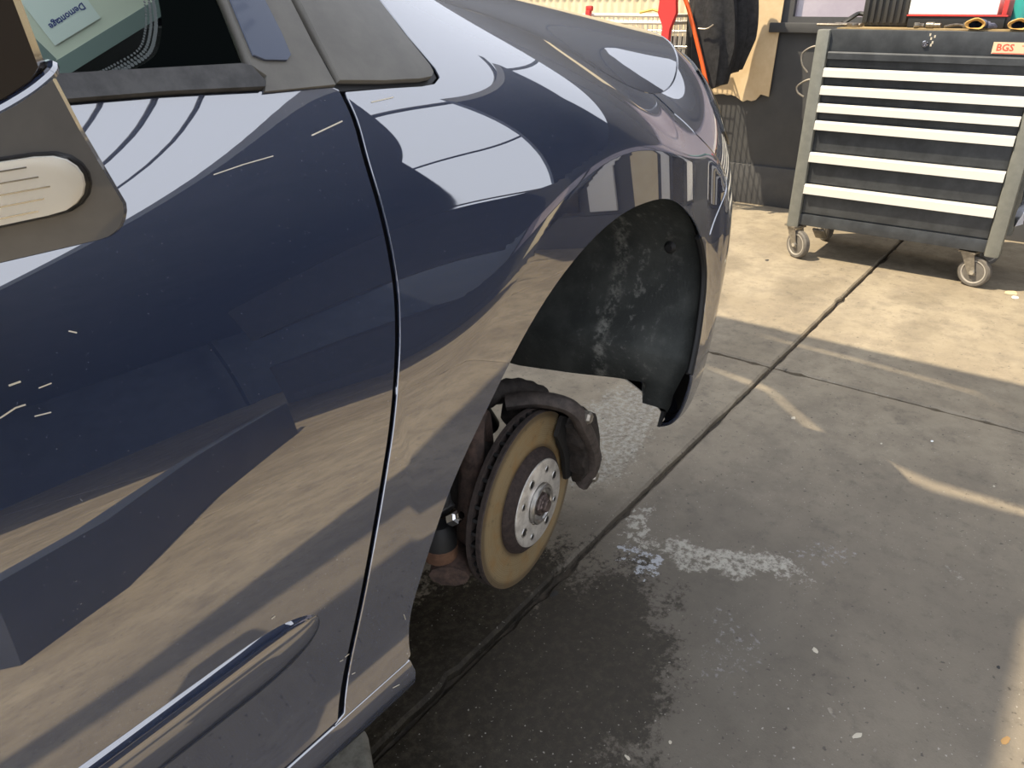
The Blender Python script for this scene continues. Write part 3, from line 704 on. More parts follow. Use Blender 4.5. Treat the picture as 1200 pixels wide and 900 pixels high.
# ---- door mirror
def loft_y(prof_fn, ys, mb_):
    rings = [prof_fn(y) for y in ys]; n = len(rings[0]); V = []; F_ = []
    for y, r in zip(ys, rings): V += [(x, y, z) for x, z in r]
    for i in range(len(ys)-1):
        for k in range(n): F_.append((i*n+k, i*n+(k+1) % n, (i+1)*n+(k+1) % n, (i+1)*n+k))
    F_ += [tuple(range(n))[::-1], tuple(range((len(ys)-1)*n, len(ys)*n))]
    mb_.add(V, F_)
def rrect(x0, x1, z0, z1, r, lean=0.0, n=6):
    out = []
    for cx, cz, a0 in ((x1-r, z0+r, -90), (x1-r, z1-r, 0), (x0+r, z1-r, 90), (x0+r, z0+r, 180)):
        for k in range(n+1):
            a = math.radians(a0+90*k/n); out.append((cx+r*math.cos(a)+lean*(cz+r*math.sin(a)-z0), cz+r*math.sin(a)))
    return out
shell = [(-.03, 1.015), (.05, 1.017), (.142, 1.0175)]+[(.143+.012*math.cos(math.radians(a)), 1.0295+.012*math.sin(math.radians(a))) for a in (-75, -60, -45, -30, -15, 0)]+[(.1445, 1.060), (.1395, 1.0775), (.134, 1.0745), (.125, 1.070), (.112, 1.065), (.09, 1.0595), (.05, 1.053), (-.03, 1.047)]
def inset(poly, k, c=(.06, 1.05)): return [(c[0]+(x-c[0])*(1-k), c[1]+(z-c[1])*(1-k)) for x, z in poly]
m = MB(); loft_y(lambda y: inset(shell, .04 if y < .301 else (.012 if y < .304 else (0 if y < .43 else .25))), [.300, .3025, .309, .42, .52], m)
m.build('mirror_shell', M_MIRROR, car, 30)
m = MB(); m.tube(spline([(-.03, .3030, 1.0480), (.05, .3030, 1.0540), (.09, .3030, 1.0605), (.112, .3030, 1.066), (.125, .3030, 1.071), (.134, .3032, 1.0757), (.1395, .305, 1.0795), (.1400, .320, 1.0805), (.137, .42, 1.080)], 5), .0021, 8); m.build('mirror_lip', M_PAINT, car)
cap = [(-.03, 1.047), (.05, 1.053), (.09, 1.0595), (.112, 1.065), (.125, 1.070), (.134, 1.0745), (.1385, 1.079), (.1345, 1.11), (.126, 1.15), (.105, 1.170), (.05, 1.178), (-.03, 1.175)]
m = MB(); loft_y(lambda y: inset(cap, .05 if y < .303 else (0 if y < .43 else .25), (.04, 1.11)), [.302, .307, .42, .50], m)
m.build('mirror_cap', M_MIRBLK, car, 30)
m = MB(); m.prism([(.13, .995), (.16, .995), (.15, 1.03), (.04, 1.03), (.05, .995)], 1, .44, .60); m.build('mirror_foot', M_PLASTIC, car)
def lens_outline(x0, x1, zb0, zt0, zb1, zt1, n=9):
    out = [(x0, zb0)]
    zc, hr = (zb1+zt1)/2, (zt1-zb1)/2
    for k in range(n+1):
        a = math.radians(-90+180*k/n); out.append((x1+hr*1.5*abs(math.cos(a))**.8, zc+hr*math.sin(a)))
    return out+[(x0, zt0)]
def plate(o, y0, y1, k):
    m = MB(); loft_y(lambda y: inset(o, k if y == y0 else 0, (.06, 1.043)), [y0, y0+.0015, y1], m); return m
plate(lens_outline(-.03, .1245, 1.0275, 1.0515, 1.0305, 1.0535), .2985, .303, .03).build('lens_gap', M_SEALDK, car)
ind = plate(lens_outline(-.03, .1238, 1.0282, 1.0508, 1.0312, 1.0528), .2960, .3005, .05).build('indicator_lens', M_CLEARLENS, car, 30); tag(ind, 'clear indicator lens in the mirror')
plate(lens_outline(-.03, .1232, 1.0287, 1.0503, 1.0317, 1.0523), .2972, .3002, .02).build('reflector', M_REFLECT, ind)
m = MB()
for k in range(5):
    z0 = 1.0325+.0038*k; m.box((.050, .2971, z0+.0007), (.150-.012*abs(k-2)/2, .0007, .0005), M=Matrix.Rotation(-.014, 3, 'Y'))
m.build('reflector_rib', M_CHROME, ind)
# ---- wheel arch liner
lip = [tuple(SX([s], [t])[0]) for s, t in arch_top]
lip = lip[4:]
lip += [(1.165, .485, .46), (1.170, .490, .435), (1.175, .498, .415)]
ring = []
for i, p in enumerate(lip):
    ring.append((p[0]+.004*(1 if p[0] > .85 else -1), p[1]+.014, p[2]+.006))
depths = [0, .012, .03, .058, .064, .12, .22, .34, .48]
V = []; F_ = []; n = len(ring)
for d in depths:
    for i, p in enumerate(ring):
        k = .016 if d > .011 else 0                       # step just inside the lip
        cx, cz = .80, .50; dx, dz = p[0]-cx, p[2]-cz; L = math.hypot(dx, dz)
        x = p[0]+dx/L*k; z = p[2]+dz/L*k
        if d > .06 and i > n-12:                            # the inner part of the lower front edge is cut higher
            z = max(z, .468-.165*max(0, d-.06))
        V.append((x-.03*d*(1 if x > .8 else 0), p[1]+d, z))
for a in range(len(depths)-1):
    for i in range(n-1): F_.append((a*n+i, a*n+i+1, (a+1)*n+i+1, (a+1)*n+i))
m = MB(); m.add(V, F_); liner = m.build('wheel_arch_liner', M_LINER, car, 60)
tag(liner, 'dusty black plastic liner of the empty wheel arch')
m = MB(); m.add([(.47, .985, .66), (.58, .985, .82), (.75, .985, .91), (.95, .985, .90), (1.10, .985, .80), (1.145, .985, .66), (1.14, .985, .46), (.95, .985, .44), (.47, .985, .44)], [tuple(range(9))])
m.build('inner_wing', M_INNER, car)
m = MB(); m.prism([(1.172, .425), (1.160, .398), (1.185, .420)], 1, .515, .521)
m.build('liner_clip', M_BLACKPART, car)
for x, y, z in ((1.168, .532, .735),):
    m = MB(); m.lathe([(0, .006), (.006, .006), (.011, 0)], Matrix.Translation((x, y, z)) @ Euler((0, math.radians(-90), 0)).to_matrix().to_4x4(), 14); m.build('liner_clip', M_BLACKPART, car)

# ---- brake and hub (steered slightly): local axes forward f, up z, outward o
ST = math.radians(6.0)
f_ = Vector((math.cos(ST), math.sin(ST), 0)); o_ = Vector((math.sin(ST), -math.cos(ST), 0)); D = Vector((.806, .56, .416))
HUBM = Matrix(((f_.x, 0, o_.x, D.x), (f_.y, 0, o_.y, D.y), (0, 1, 0, D.z), (0, 0, 0, 1)))      # local x=f, y=up, z=outward
m = MB(); m.lathe([(.084, .0), (.1405, .0), (.1415, -.0015), (.1415, -.0085), (.1400, -.009), (.084, -.009)], HUBM, 96, closed=True)
disc = m.build('brake_disc', [M_DISC, M_DISCEDGE], car, 30); tag(disc, 'vented brake disc with an ochre rust film on its face')
for p in disc.data.polygons:
    c = p.center-D; h = c.dot(o_)
    p.material_index = 0 if abs(h) < 5e-4 else 1
m = MB(); m.lathe([(.07, -.018), (.1400, -.018), (.1415, -.0185), (.1415, -.0245), (.1400, -.026), (.07, -.026)], HUBM, 96, closed=True)
m.build('rear_friction_plate', M_DISCEDGE, disc)
m = MB()
for k in range(44):
    a = 2*math.pi*k/44; c = HUBM @ Vector((.112*math.cos(a), .112*math.sin(a), -.0135))
    m.box(c, (.054, .005, .0092), M=HUBM.to_3x3() @ Matrix.Rotation(a, 3, 'Z'))
m.build('cooling_vanes', M_BLACKPART, disc)
m = MB(); m.lathe([(.0858, -.012), (.0850, .001), (.0830, .006), (.0760, .0120), (.0715, .0140), (.0706, .0142)], HUBM, 72)
hat = m.build('disc_hat', M_HAT, disc)
m = MB(); m.lathe([(.0706, .0135), (.0700, .0160), (.0680, .0170), (.034, .0170), (.0338, .0150), (.0300, .0150)], HUBM, 72)
m.build('hub_face', M_HUBFACE, disc)
m = MB(); m.lathe([(.0325, .0140), (.0325, .0225), (.0310, .0240), (.0270, .0240), (.0250, .0215), (.0245, .010), (.0, .010)], HUBM, 48)
m.build('hub_ring', M_STEEL, disc)
m = MB(); m.lathe([(.0185, .010), (.0185, .0225), (.0165, .0250), (.0125, .0250), (.0115, .027), (.006, .028), (0, .028)], HUBM, 6)
m.lathe([(.0105, .020), (.0105, .031), (.009, .0325), (0, .0325)], HUBM, 20)
m.build('axle_nut', mat('dark_axle_nut', (.06, .045, .04), .5, .6, col2=(.17, .13, .12), noise_scale=150, bump=.3), disc, 25)
holes = MB(); rims = MB()
for k in range(4):
    for da, r0, rad in ((0, .0535, .0062), (38, .0540, .0042)):
        a = math.radians(90*k+28+da); M_ = HUBM @ Matrix.Translation((r0*math.cos(a), r0*math.sin(a), 0))
        q = MB(); q.lathe([(rad+.0016, .0171), (rad+.0012, .0178), (rad, .0178), (rad-.0006, .0173), (0, .0173)], M_, 20)
        h = q.build('stud_hole', [M_STEEL, M_BLACKPART], disc, 20)
        for p in h.data.polygons:
            c = HUBM.inverted() @ p.center
            p.material_index = 1 if math.hypot(c.x-r0*math.cos(a), c.y-r0*math.sin(a)) < rad-.0005 else 0

def arc_block(mb_, ph0, ph1, r0, r1, o0, o1, n=14, taper=0.0, wob=0.0):
    V = []; F_ = []
    for i in range(n+1):
        t = i/n; ph = math.radians(ph0+(ph1-ph0)*t); e = min(t, 1-t)*2; w = (1-taper)+taper*min(1, e*2.2)
        rm = (r0+r1)/2; om = (o0+o1)/2; hr = (r1-r0)/2*w; ho = (o1-o0)/2*w
        for dr, do in ((-.75, -1), (.75, -1), (1, -.7), (1, .7), (.75, 1), (-.75, 1), (-1, .7), (-1, -.7)):
            j = wob*noise.noise(Vector((ph*6, dr*2, do*2)))
            rr = rm+dr*hr+j; oo = om+do*ho+j*.6
            V.append(HUBM @ Vector((rr*math.cos(ph), rr*math.sin(ph), oo)))
    for i in range(n):
        for k in range(8): F_.append((i*8+k, i*8+(k+1) % 8, (i+1)*8+(k+1) % 8, (i+1)*8+k))
    F_ += [tuple(range(8))[::-1], tuple(range(n*8, n*8+8))]
    mb_.add(V, F_, True)
cal = MB()
arc_block(cal, -18, 74, .098, .160, -.080, -.030, taper=.35, wob=.004)     # inner body
arc_block(cal, -12, 52, .145, .172, -.065, .034, taper=.35, wob=.005)        # bridge over the rim
caliper = cal.build('brake_caliper', M_CALIPER, car, 40); tag(caliper, 'brake caliper black with brake dust')
q = MB(); arc_block(q, -14, 46, .112, .172, .004, .044, taper=.5, wob=.007); q.build('caliper_finger', M_CALIPER, caliper, 40)
q = MB(); arc_block(q, -10, 52, .098, .146, .002, .013, taper=.3); q.build('brake_pad', M_BLACKPART, caliper, 40)
q = MB()
q.tube([HUBM @ Vector(p) for p in spline([(.030, .140, -.060), (.052, .146, -.02), (.066, .142, .018), (.078, .126, .036), (.090, .100, .042), (.108, .072, .044), (.126, .036, .046), (.134, .0, .042), (.132, -.036, .026)], 5)], .0125, 10, flat=1.25)
q.build('carrier_arm', mat('carrier_iron', (.040, .032, .028), .7, .2, col2=(.075, .060, .052), noise_scale=70, bump=.4), caliper, 40)
for p in ((.086, .118, .050), (.136, -.018, .044)):
    q = MB(); q.lathe([(.0105, -.014), (.0105, .004), (.008, .008), (0, .008)], HUBM @ Matrix.Translation(p), 6); q.build('guide_bolt', M_ZINC, caliper, 25)
q = MB(); q.tube([HUBM @ Vector(p) for p in spline([(-.03, .122, -.115), (.0, .134, -.105), (.04, .142, -.090), (.085, .136, -.070), (.12, .112, -.045)], 5)], [.017+.0022*(i % 2) for i in range(21)], 12)
q.build('slider_boot', M_CALIPER, caliper, 60)
q = MB(); q.tube([HUBM @ Vector(p) for p in ((-.03, .128, -.125), (-.020, .140, -.108), (-.005, .145, -.09))], .018, 12); q.build('hose_union', M_CALIPER, caliper)

def loc(fx, up, out): return HUBM @ Vector((fx, up, out))
# knuckle, drive shaft boot, strut, arms
q = MB()
q.tube([loc(0, 0, -.028), loc(0, .0, -.06), loc(-.005, 0, -.12)], [.070, .060, .048], 20)
q.tube([loc(-.01, .03, -.07), loc(-.03, .10, -.10), loc(-.03, .17, -.13)], [.035, .028, .030], 12)
q.tube([loc(-.01, -.03, -.07), loc(-.04, -.09, -.075), loc(-.05, -.115, -.08)], [.035, .028, .026], 12)
q.build('steering_knuckle', M_CALIPER, car, 40)
q = MB(); rs = []
for i in range(15): rs.append(.046-.0014*i+(.006 if i % 2 else 0))
q.tube([loc(-.002, -.004, -.125-.011*i) for i in range(15)], rs, 22); q.tube([loc(0, -.006, -.27), loc(0, -.012, -.75)], .013, 12)
q.build('drive_shaft', M_BLACKPART, car, 60)
q = MB(); q.tube([loc(.06, .07, -.11), loc(.02, .13, -.115), loc(-.015, .19, -.12), loc(-.03, .30, -.16), loc(-.035, .45, -.20)], [.018, .020, .026, .027, .024], 16)
q.build('suspension_strut', mat('strut_dark_steel', (.012, .015, .018), .5), car)
q = MB()
q.tube(spline([loc(-.085, -.085, -.062), loc(-.080, .02, -.058), loc(-.066, .105, -.060), (loc(-.052, .140, -.066)), loc(-.034, .142, -.072), loc(-.018, .112, -.078), loc(.0, .04, -.085)], 6), .0135, 10, flat=1.5)
ra = q.build('caliper_bracket', M_RUSTARM, car, 50); tag(ra, 'rust brown looped iron bracket behind the disc')
q = MB(); q.tube([loc(-.11, .10, -.10), loc(-.10, .02, -.10)], .020, 12); q.tube([loc(-.095, .020, -.11), loc(-.10, .005, -.09)], .020, 10); q.build('strut_clamp', mat('grey_alloy', (.10, .10, .10), .6, .4, col2=(.20, .20, .20), noise_scale=80), car)
q = MB(); q.tube(spline([loc(-.15, -.062, -.05), loc(-.11, -.058, -.07), loc(-.03, -.075, -.12), (.80, .90, .30)], 6), [.020]*19, 10, flat=1.5); q.build('lower_arm', M_RUSTARM, car)
q = MB(); q.lathe([(0, -.022), (.016, -.022), (.026, -.012), (.027, .008), (.018, .014), (0, .016)], Matrix.Translation(loc(-.135, -.030, -.075)), 18); q.build('ball_joint', M_RUSTRED, car)
q = MB(); q.lathe([(.026, .012), (.024, .030), (.018, .042), (.014, .046), (0, .046)], Matrix.Translation(loc(-.135, -.034, -.075)), 18); q.build('joint_boot', M_BLACKPART, car)
q = MB(); q.lathe([(.010, .0), (.010, .016), (.006, .018), (.006, .026), (0, .026)], Matrix.Translation(loc(-.128, .022, -.058)) @ Euler((math.radians(50), 0, 0)).to_matrix().to_4x4(), 6); q.build('castle_nut', M_CHROME, car, 25)

# ---- support block under the sill
m = MB(); m.prism([(-.25, .475), (.372, .462), (.425, .535), (.425, .78), (-.25, .78)], 2, 0, .30)
bl = m.build('support_block', M_BLOCK); tag(bl, 'weathered grey block on the floor below the car sill', 'block')
bv = bl.modifiers.new('soft', 'BEVEL'); bv.width = .008; bv.segments = 2
m = MB(); m.box((.05, .60, .35), (.30, .12, .10), bev=.01); tag(m.build('rubber_pad', M_RUBBER), 'black rubber pad between the grey block and the car sill', 'pad')

# ------------------------------------------------------------------ tool cabinet
cab = thing('tool_cabinet', 'dark grey roller tool cabinet with white drawer handles by the wall', 'tool cabinet', (3.95, .655, 0))
FX = 3.722; YL, YR = 1.10, .21
def zb(y): return 0.0
m = MB(); m.box((3.95, .655, .565), (.43, .83, .80), bev=.004); m.build('cabinet_body', M_CABDARK, cab)
m = MB(); m.box((3.735, .655, .186), (.03, .80, .052), bev=.003); m.build('bottom_rail', M_CABDARK, cab)
m = MB(); m.box((3.95, .655, .962), (.455, .79, .088), bev=.006); m.build('top_lid', M_CABDARK, cab)
m = MB(); m.box((3.96, .655, 1.008), (.40, .76, .006)); m.build('work_mat', M_WOODTOP, cab)
for y0, y1 in ((1.046, 1.102), (.208, .266)):
    for x in (3.735, 4.165):
        m = MB(); m.box((x, (y0+y1)/2, .575), (.058, y1-y0, .86), bev=.012); m.build('corner_post', M_CABPOST, cab)
DR = [(.919, .862, 'd'), (.853, .817, 'w'), (.780, .744, 'w'), (.707, .671, 'w'), (.634, .596, 'w'), (.496, .455, 'w'), (.353, .311, 'w')]
bots = [.858, .785, .712, .639, .500, .357, .216]
for (zt, zbm, kind), bot in zip(DR, bots):
    m = MB(); m.box((3.738, .656, (zt+bot)/2), (.022, .776, zt-bot-.006), bev=.002)
    d = m.build('drawer', M_CABDARK, cab)
    h = MB(); xo = 3.704
    if kind == 'w':
        h.prism([(3.728, zt), (xo+.008, zt), (xo, zt-.008), (xo-.004, zbm), (xo+.004, zbm), (xo+.012, zt-.012), (3.728, zt-.012)], 1, .268, 1.046)
        h.build('handle', M_HANDLE, d)
    else:
        h.prism([(3.728, zt), (xo+.006, zt), (xo, zt-.006), (xo, zt-.030), (xo+.006, zt-.030), (xo+.010, zt-.010), (3.728, zt-.010)], 1, .268, 1.040)
        h.build('handle', M_CABDARK, d)
MX = Matrix.Translation((3.7205, .669, .957)) @ Euler((0, math.radians(-90), 0)).to_matrix().to_4x4()
m = MB(); m.lathe([(.012, 0), (.012, .004), (.010, .006), (.006, .006), (.005, .004), (0, .004)], MX, 20); m.box((3.7135, .669, .957), (.001, .002, .008)); m.build('lock', M_CHROME, cab)
m = MB(); m.box((3.7205, .335, .949), (.002, .185, .042)); lab = m.build('maker_label', M_LABEL, cab); tag(lab, 'pale maker label with red letters')
def text_on_front(txt, size, y, z, x, mt, parent, bold=.0):
    me = text_mesh(txt, size, .0003, bold)
    M_ = Matrix(((0, 0, -1, x), (-1, 0, 0, y), (0, 1, 0, z), (0, 0, 0, 1)))
    place_mesh('lettering', me, M_, mt, parent)
text_on_front('BGS', .034, .385, .950, 3.7193, M_RED, lab, .0008)
m = MB(); m.box((3.7194, .29, .958), (.0006, .08, .003)); m.box((3.7194, .335, .9305), (.0006, .18, .003)); m.build('label_lines', M_RED, lab)
m = MB()
for k, (dy, dz) in enumerate(((-.018, .020), (-.030, .028), (-.012, .034), (-.026, .006), (-.022, -.004))): m.box((3.7220, .669+dy, .957+dz), (.002, .006, .010))
m.build('paint_chips', M_CHIP, cab)
# hooks on the side
for y0, z0, L in ((1.13, .91, .09), (1.13, .77, .055)):
    m = MB(); m.tube(spline([(3.86, 1.10, z0+.015), (3.86, y0+.02, z0+.02), (3.86, y0+.065, z0-.01), (3.86, y0+.06, z0-.01-L*.5), (3.86, y0+.03, z0-L)], 5), .0045, 8); m.build('side_hook', M_ZINC, cab)
# casters
def caster(x, y, rz, sc=1.0):
    c = MB(); R_ = .066
    T = Matrix.Translation((x, y, R_)) @ Matrix.Rotation(rz, 4, 'Z')
    W = T @ Euler((math.radians(90), 0, 0)).to_matrix().to_4x4()
    c.lathe([(.048, -.016), (.060, -.016), (R_, -.010), (R_, .010), (.060, .016), (.048, .016)], W, 32, closed=True)
    w = c.build('caster', M_WHEEL, cab); 
    c = MB(); c.lathe([(.050, -.0165), (.050, .0165), (.046, .0165), (.044, .011), (.010, .013), (.010, -.013), (.044, -.011), (.046, -.0165)], W, 32, closed=True); c.build('caster_hub', M_RIM, w)
    c = MB(); c.lathe([(.043, -.0135), (.043, .0135), (.012, .015), (.012, -.015)], W, 24, closed=True); c.build('hub_disc', M_WHEEL, w)
    c = MB()
    for s in (-1, 1):
        P_ = [T @ Vector((px, s*.023, pz)) for px, pz in ((-.014, -.012), (.014, -.012), (.066, .080), (.010, .080))]
        Q_ = [T @ Vector((px, s*.026, pz)) for px, pz in ((-.014, -.012), (.014, -.012), (.066, .080), (.010, .080))]
        c.add(P_+Q_, [(0, 1, 2, 3), (4, 7, 6, 5), (0, 4, 5, 1), (1, 5, 6, 2), (2, 6, 7, 3), (3, 7, 4, 0)])
    c.box(T @ Vector((.038, 0, .082)), (.07, .07, .008), M=T.to_3x3()); c.build('fork', M_ZINC, w)
    c = MB(); c.lathe([(.010, -.032), (.010, .032)], W, 6); c.build('axle_bolt', M_CHROME, w)
caster(3.725, 1.035, math.radians(60)); caster(3.755, .285, math.radians(75)); caster(4.12, 1.02, math.radians(40)); caster(4.12, .29, math.radians(120))
m = MB(); m.box((3.79, .96, .115), (.10, .055, .010), M=Matrix.Rotation(math.radians(35), 3, 'Y'), bev=.002); m.build('brake_pedal', M_ZINC, cab)

# ---- things lying on the cabinet
ZT = 1.0115
def flat_tool(name, label, cat, pts, r, mt, group=None):
    m = MB(); m.tube(spline(pts, 5), r, 8, flat=1.8); return tag(m.build(name, mt), label, cat, group)
pl = thing('pliers', 'worn pliers lying at the left end of the cabinet top', 'pliers', (3.86, 1.02, ZT))
m = MB(); m.tube(spline([(3.90, 1.16, ZT+.008), (3.87, 1.08, ZT+.008), (3.84, 1.02, ZT+.010), (3.83, .99, ZT+.010)], 5), .006, 8, flat=1.5); m.build('grip', M_TOOL, pl)
m = MB(); m.tube(spline([(3.94, 1.13, ZT+.008), (3.89, 1.07, ZT+.008), (3.845, 1.02, ZT+.010), (3.82, 1.00, ZT+.010)], 5), .006, 8, flat=1.5); m.build('grip', M_TOOL, pl)
m = MB(); m.box((3.81, .985, ZT+.010), (.05, .03, .014), M=Matrix.Rotation(.7, 3, 'Z'), bev=.004); m.build('jaw', M_TOOL, pl)
flat_tool('spanner', 'steel spanner lying behind the pliers on the cabinet top', 'spanner', [(3.98, 1.10, ZT+.008), (3.93, 1.03, ZT+.008), (3.90, .97, ZT+.008)], .008, M_TOOL)
flat_tool('pry_bar', 'bent black bar leaning at the rear left of the cabinet top', 'bar', [(4.08, 1.10, ZT+.010), (4.10, 1.07, ZT+.035), (4.13, 1.05, ZT+.050), (4.13, 1.01, ZT+.045)], .010, M_DARKTRAY)
m = MB(); m.box((4.04, .895, ZT+.07), (.12, .205, .14), bev=.018)
rb = m.build('ribbed_box', M_RIBBED); tag(rb, 'dark ribbed rubber box on the cabinet top beside the pliers', 'box')
for k in range(7):
    m = MB(); m.box((3.978, .815+.027*k, ZT+.075), (.016, .013, .12), bev=.004); m.build('rib', M_RIBBED, rb)
tr = thing('document_tray', 'dark tray with a red rim holding white paper on the cabinet', 'tray', (4.03, .61, ZT))
m = MB(); m.box((4.03, .61, ZT+.022), (.24, .36, .044), bev=.004); m.build('tray_body', M_DARKTRAY, tr)
m = MB(); m.box((4.03, .61, ZT+.047), (.25, .375, .006), bev=.002); m.box((4.03, .438, ZT+.075), (.25, .018, .06), bev=.004); m.build('rim', M_REDPL, tr)
m = MB(); m.box((4.035, .630, ZT+.082), (.225, .330, .060)); tag(m.build('paper_stack', M_PAPER), 'white paper stack lying in the red rimmed tray', 'paper')
for i, (x, y, r1, L, a, lb) in enumerate(((3.80, .722, .011, .035, .3, 'small grey steel socket in front of the paper tray, left one'), (3.81, .668, .012, .055, -.2, 'grey socket adapter right of the smaller socket on the cabinet'))):
    m = MB(); T = Matrix.Translation((x, y, ZT+r1)) @ Matrix.Rotation(a, 4, 'Z') @ Euler((math.radians(90), 0, 0)).to_matrix().to_4x4()
    m.lathe([(r1*.6, -L/2), (r1, -L/2), (r1, 0), (r1*.75, .004), (r1*.75, L/2), (r1*.4, L/2), (r1*.4, L/2-.01)], T, 16, closed=True); tag(m.build('socket', M_TOOL), lb, 'socket')
m = MB(); m.tube(spline([(3.86, .635, ZT+.006), (3.89, .60, ZT+.014), (3.90, .575, ZT+.012)], 4), .005, 8); m.box((3.905, .56, ZT+.012), (.02, .03, .02), bev=.004)
tag(m.build('hex_bit', M_TOOL), 'thin hex bit key lying behind the sockets on the cabinet', 'bit key')
# gloves: soft palm with an open cuff
def glove(x, y, rz, label):
    t = thing('work_glove', label, 'glove', (x, y, ZT), 'gloves on the cabinet')
    T = Matrix.Translation((x, y, ZT)) @ Matrix.Rotation(rz, 4, 'Z') @ Matrix.Scale(.8, 4)
    def ringed(secs, name, mt):
        V = []; F_ = []; n = 18
        for (px, w, h, zc) in secs:
            for k in range(n):
                a = 2*math.pi*k/n; V.append(T @ Vector((px, w*math.cos(a), zc+h*math.sin(a)*(1+.15*math.sin(3*a+px*60)))))
        for i in range(len(secs)-1):
            for k in range(n): F_.append((i*n+k, i*n+(k+1) % n, (i+1)*n+(k+1) % n, (i+1)*n+k))
        return V, F_, n
    V, F_, n = ringed([(-.035, .042, .022, .023), (0, .046, .024, .026), (.05, .048, .022, .024), (.09, .045, .018, .019), (.10, .030, .010, .017)], 'palm', M_GLOVE)
    m = MB(); m.add(V, F_+[tuple(range(4*n, 5*n))]); m.build('palm', M_GLOVE, t, 60)
    V, F_, n = ringed([(-.048, .030, .016, .022), (-.062, .043, .023, .024), (-.058, .046, .025, .0255), (-.035, .0425, .0225, .023)], 'cuff', M_CUFF)
    m = MB(); m.add(V, F_); m.build('cuff', M_CUFF, t, 60)
    for k, (dy, L) in enumerate(((-.030, .055), (-.010, .065), (.011, .06), (.031, .045))):
        m = MB(); m.tube([T @ Vector((.085, dy, .018)), T @ Vector((.085+L*.6, dy*1.15, .024)), T @ Vector((.085+L, dy*1.2, .012))], [.010, .0095, .006], 8); m.build('finger', M_GLOVE, t)
    m = MB(); m.tube([T @ Vector((.02, -.04, .018)), T @ Vector((.05, -.068, .016)), T @ Vector((.07, -.075, .010))], [.011, .010, .007], 8); m.build('thumb', M_GLOVE, t)
glove(3.775, .508, .0, 'blue grey work glove with ochre cuff on the cabinet, left one of the pair')
glove(3.785, .365, .05, 'blue grey work glove with an ochre cuff nearest the right end of the cabinet top')
sb = thing('spray_bottle', 'teal plastic bottle standing behind the gloves', 'bottle', (3.97, .385, ZT))
m = MB(); m.lathe([(0, 0), (.030, 0), (.034, .004), (.034, .13), (.028, .15), (.014, .165), (.014, .18), (0, .18)], Matrix.Translation((3.97, .385, ZT)), 24); m.build('bottle_body', M_TEAL, sb)
m = MB(); m.lathe([(.018, .172), (.018, .205), (.012, .212), (0, .212)], Matrix.Translation((3.97, .385, ZT)), 20); m.build('cap', M_RUBBER, sb)
m = MB(); m.tube(spline([(4.00, .33, ZT+.006), (3.99, .31, ZT+.03), (3.99, .29, ZT+.055), (4.0, .27, ZT+.03), (4.01, .26, ZT+.008)], 6), .006, 8)
tag(m.build('cable_loop', M_PAPER), 'white cable loop at the right end of the cabinet top', 'cable')
# pale blue cloth hanging at the right side
V = []; F_ = []
for i in range(9):
    for j in range(10):
        V.append((3.86+.02*i+.006*math.sin(j*1.7), .196-.016*math.sin(i*1.9+j*.4)-.014, .47-.024*j-.006*math.sin(i*2)))
for i in range(8):
    for j in range(9): F_.append((i*10+j, i*10+j+1, (i+1)*10+j+1, (i+1)*10+j))
m = MB(); m.add(V, F_); rag = m.build('cleaning_cloth', M_CLOTH, None, 80); rag.modifiers.new('thick', 'SOLIDIFY').thickness = .004
tag(rag, 'pale blue cloth hanging on the right side of the cabinet', 'cloth')

# ------------------------------------------------------------------ cardboard, trolley and jackets at the front wall
V = []; ys = np.linspace(1.60, 1.955, 15)
bot = [.622, .628, .632, .600, .592, .597, .585, .598, .612, .618, .615, .620, .618, .615, .616]
for y, zb_ in zip(ys, bot): V += [(4.688, y-.012*(1 if y < 1.62 else 0), 1.46), (4.676+.006*math.sin(y*11), y, zb_)]
m = MB(); m.add(V, [(2*i, 2*i+2, 2*i+3, 2*i+1) for i in range(14)]); cb = m.build('cardboard_sheet', M_CARD, None, 60); cb.modifiers.new('thick', 'SOLIDIFY').thickness = .006
tag(cb, 'torn brown cardboard sheet fixed to the dark wall', 'cardboard')

cart = thing('wire_trolley', 'pale wire trolley with red corner handles standing behind the car nose', 'trolley', (4.30, 2.30, 0))
x0, x1, y0, y1, zt, zl = 4.16, 4.52, 2.00, 2.72, 1.045, .55
m = MB()
for z in (zt, zt-.035, zl):
    m = MB(); m.tube([(x0, y0, z), (x0, y1, z), (x1, y1, z), (x1, y0, z), (x0, y0, z)], .0085, 8); m.build('frame_rail', M_WIRE, cart)
w = MB()
for k in range(25):
    y = y0+(y1-y0)*k/24
    for x in (x0, x1): w.tube([(x, y, zl), (x, y, zt)], .0028, 5, caps=False)
for k in range(1, 12):
    x = x0+(x1-x0)*k/12
    for y in (y0, y1): w.tube([(x, y, zl), (x, y, zt)], .0028, 5, caps=False)
for k in range(1, 6):
    z = zl+(zt-zl)*k/6; w.tube([(x0, y0, z), (x0, y1, z), (x1, y1, z), (x1, y0, z), (x0, y0, z)], .0028, 5)
wb = w.build('wire_grid', M_WIRE, cart); wb['kind'] = 'stuff'
for x in (x0, x1):
    for y in (y0, y1):
        m = MB(); m.tube([(x, y, .06), (x, y, zl)], .012, 8); m.build('leg', M_WIRE, cart)
        m = MB(); m.lathe([(.02, -.012), (.05, -.012), (.05, .012), (.02, .012)], Matrix.Translation((x, y, .05)) @ Euler((math.radians(90), 0, 0)).to_matrix().to_4x4(), 20, closed=True); m.build('wheel', M_WHEEL, cart)
m = MB(); m.prism([(1.985, 1.18), (2.065, 1.18), (2.075, 1.06), (2.04, .99), (2.055, .86), (2.005, .85), (2.000, .98), (1.97, 1.06)], 0, x0-.035, x0-.005); m.build('corner_handle', M_REDPL, cart)
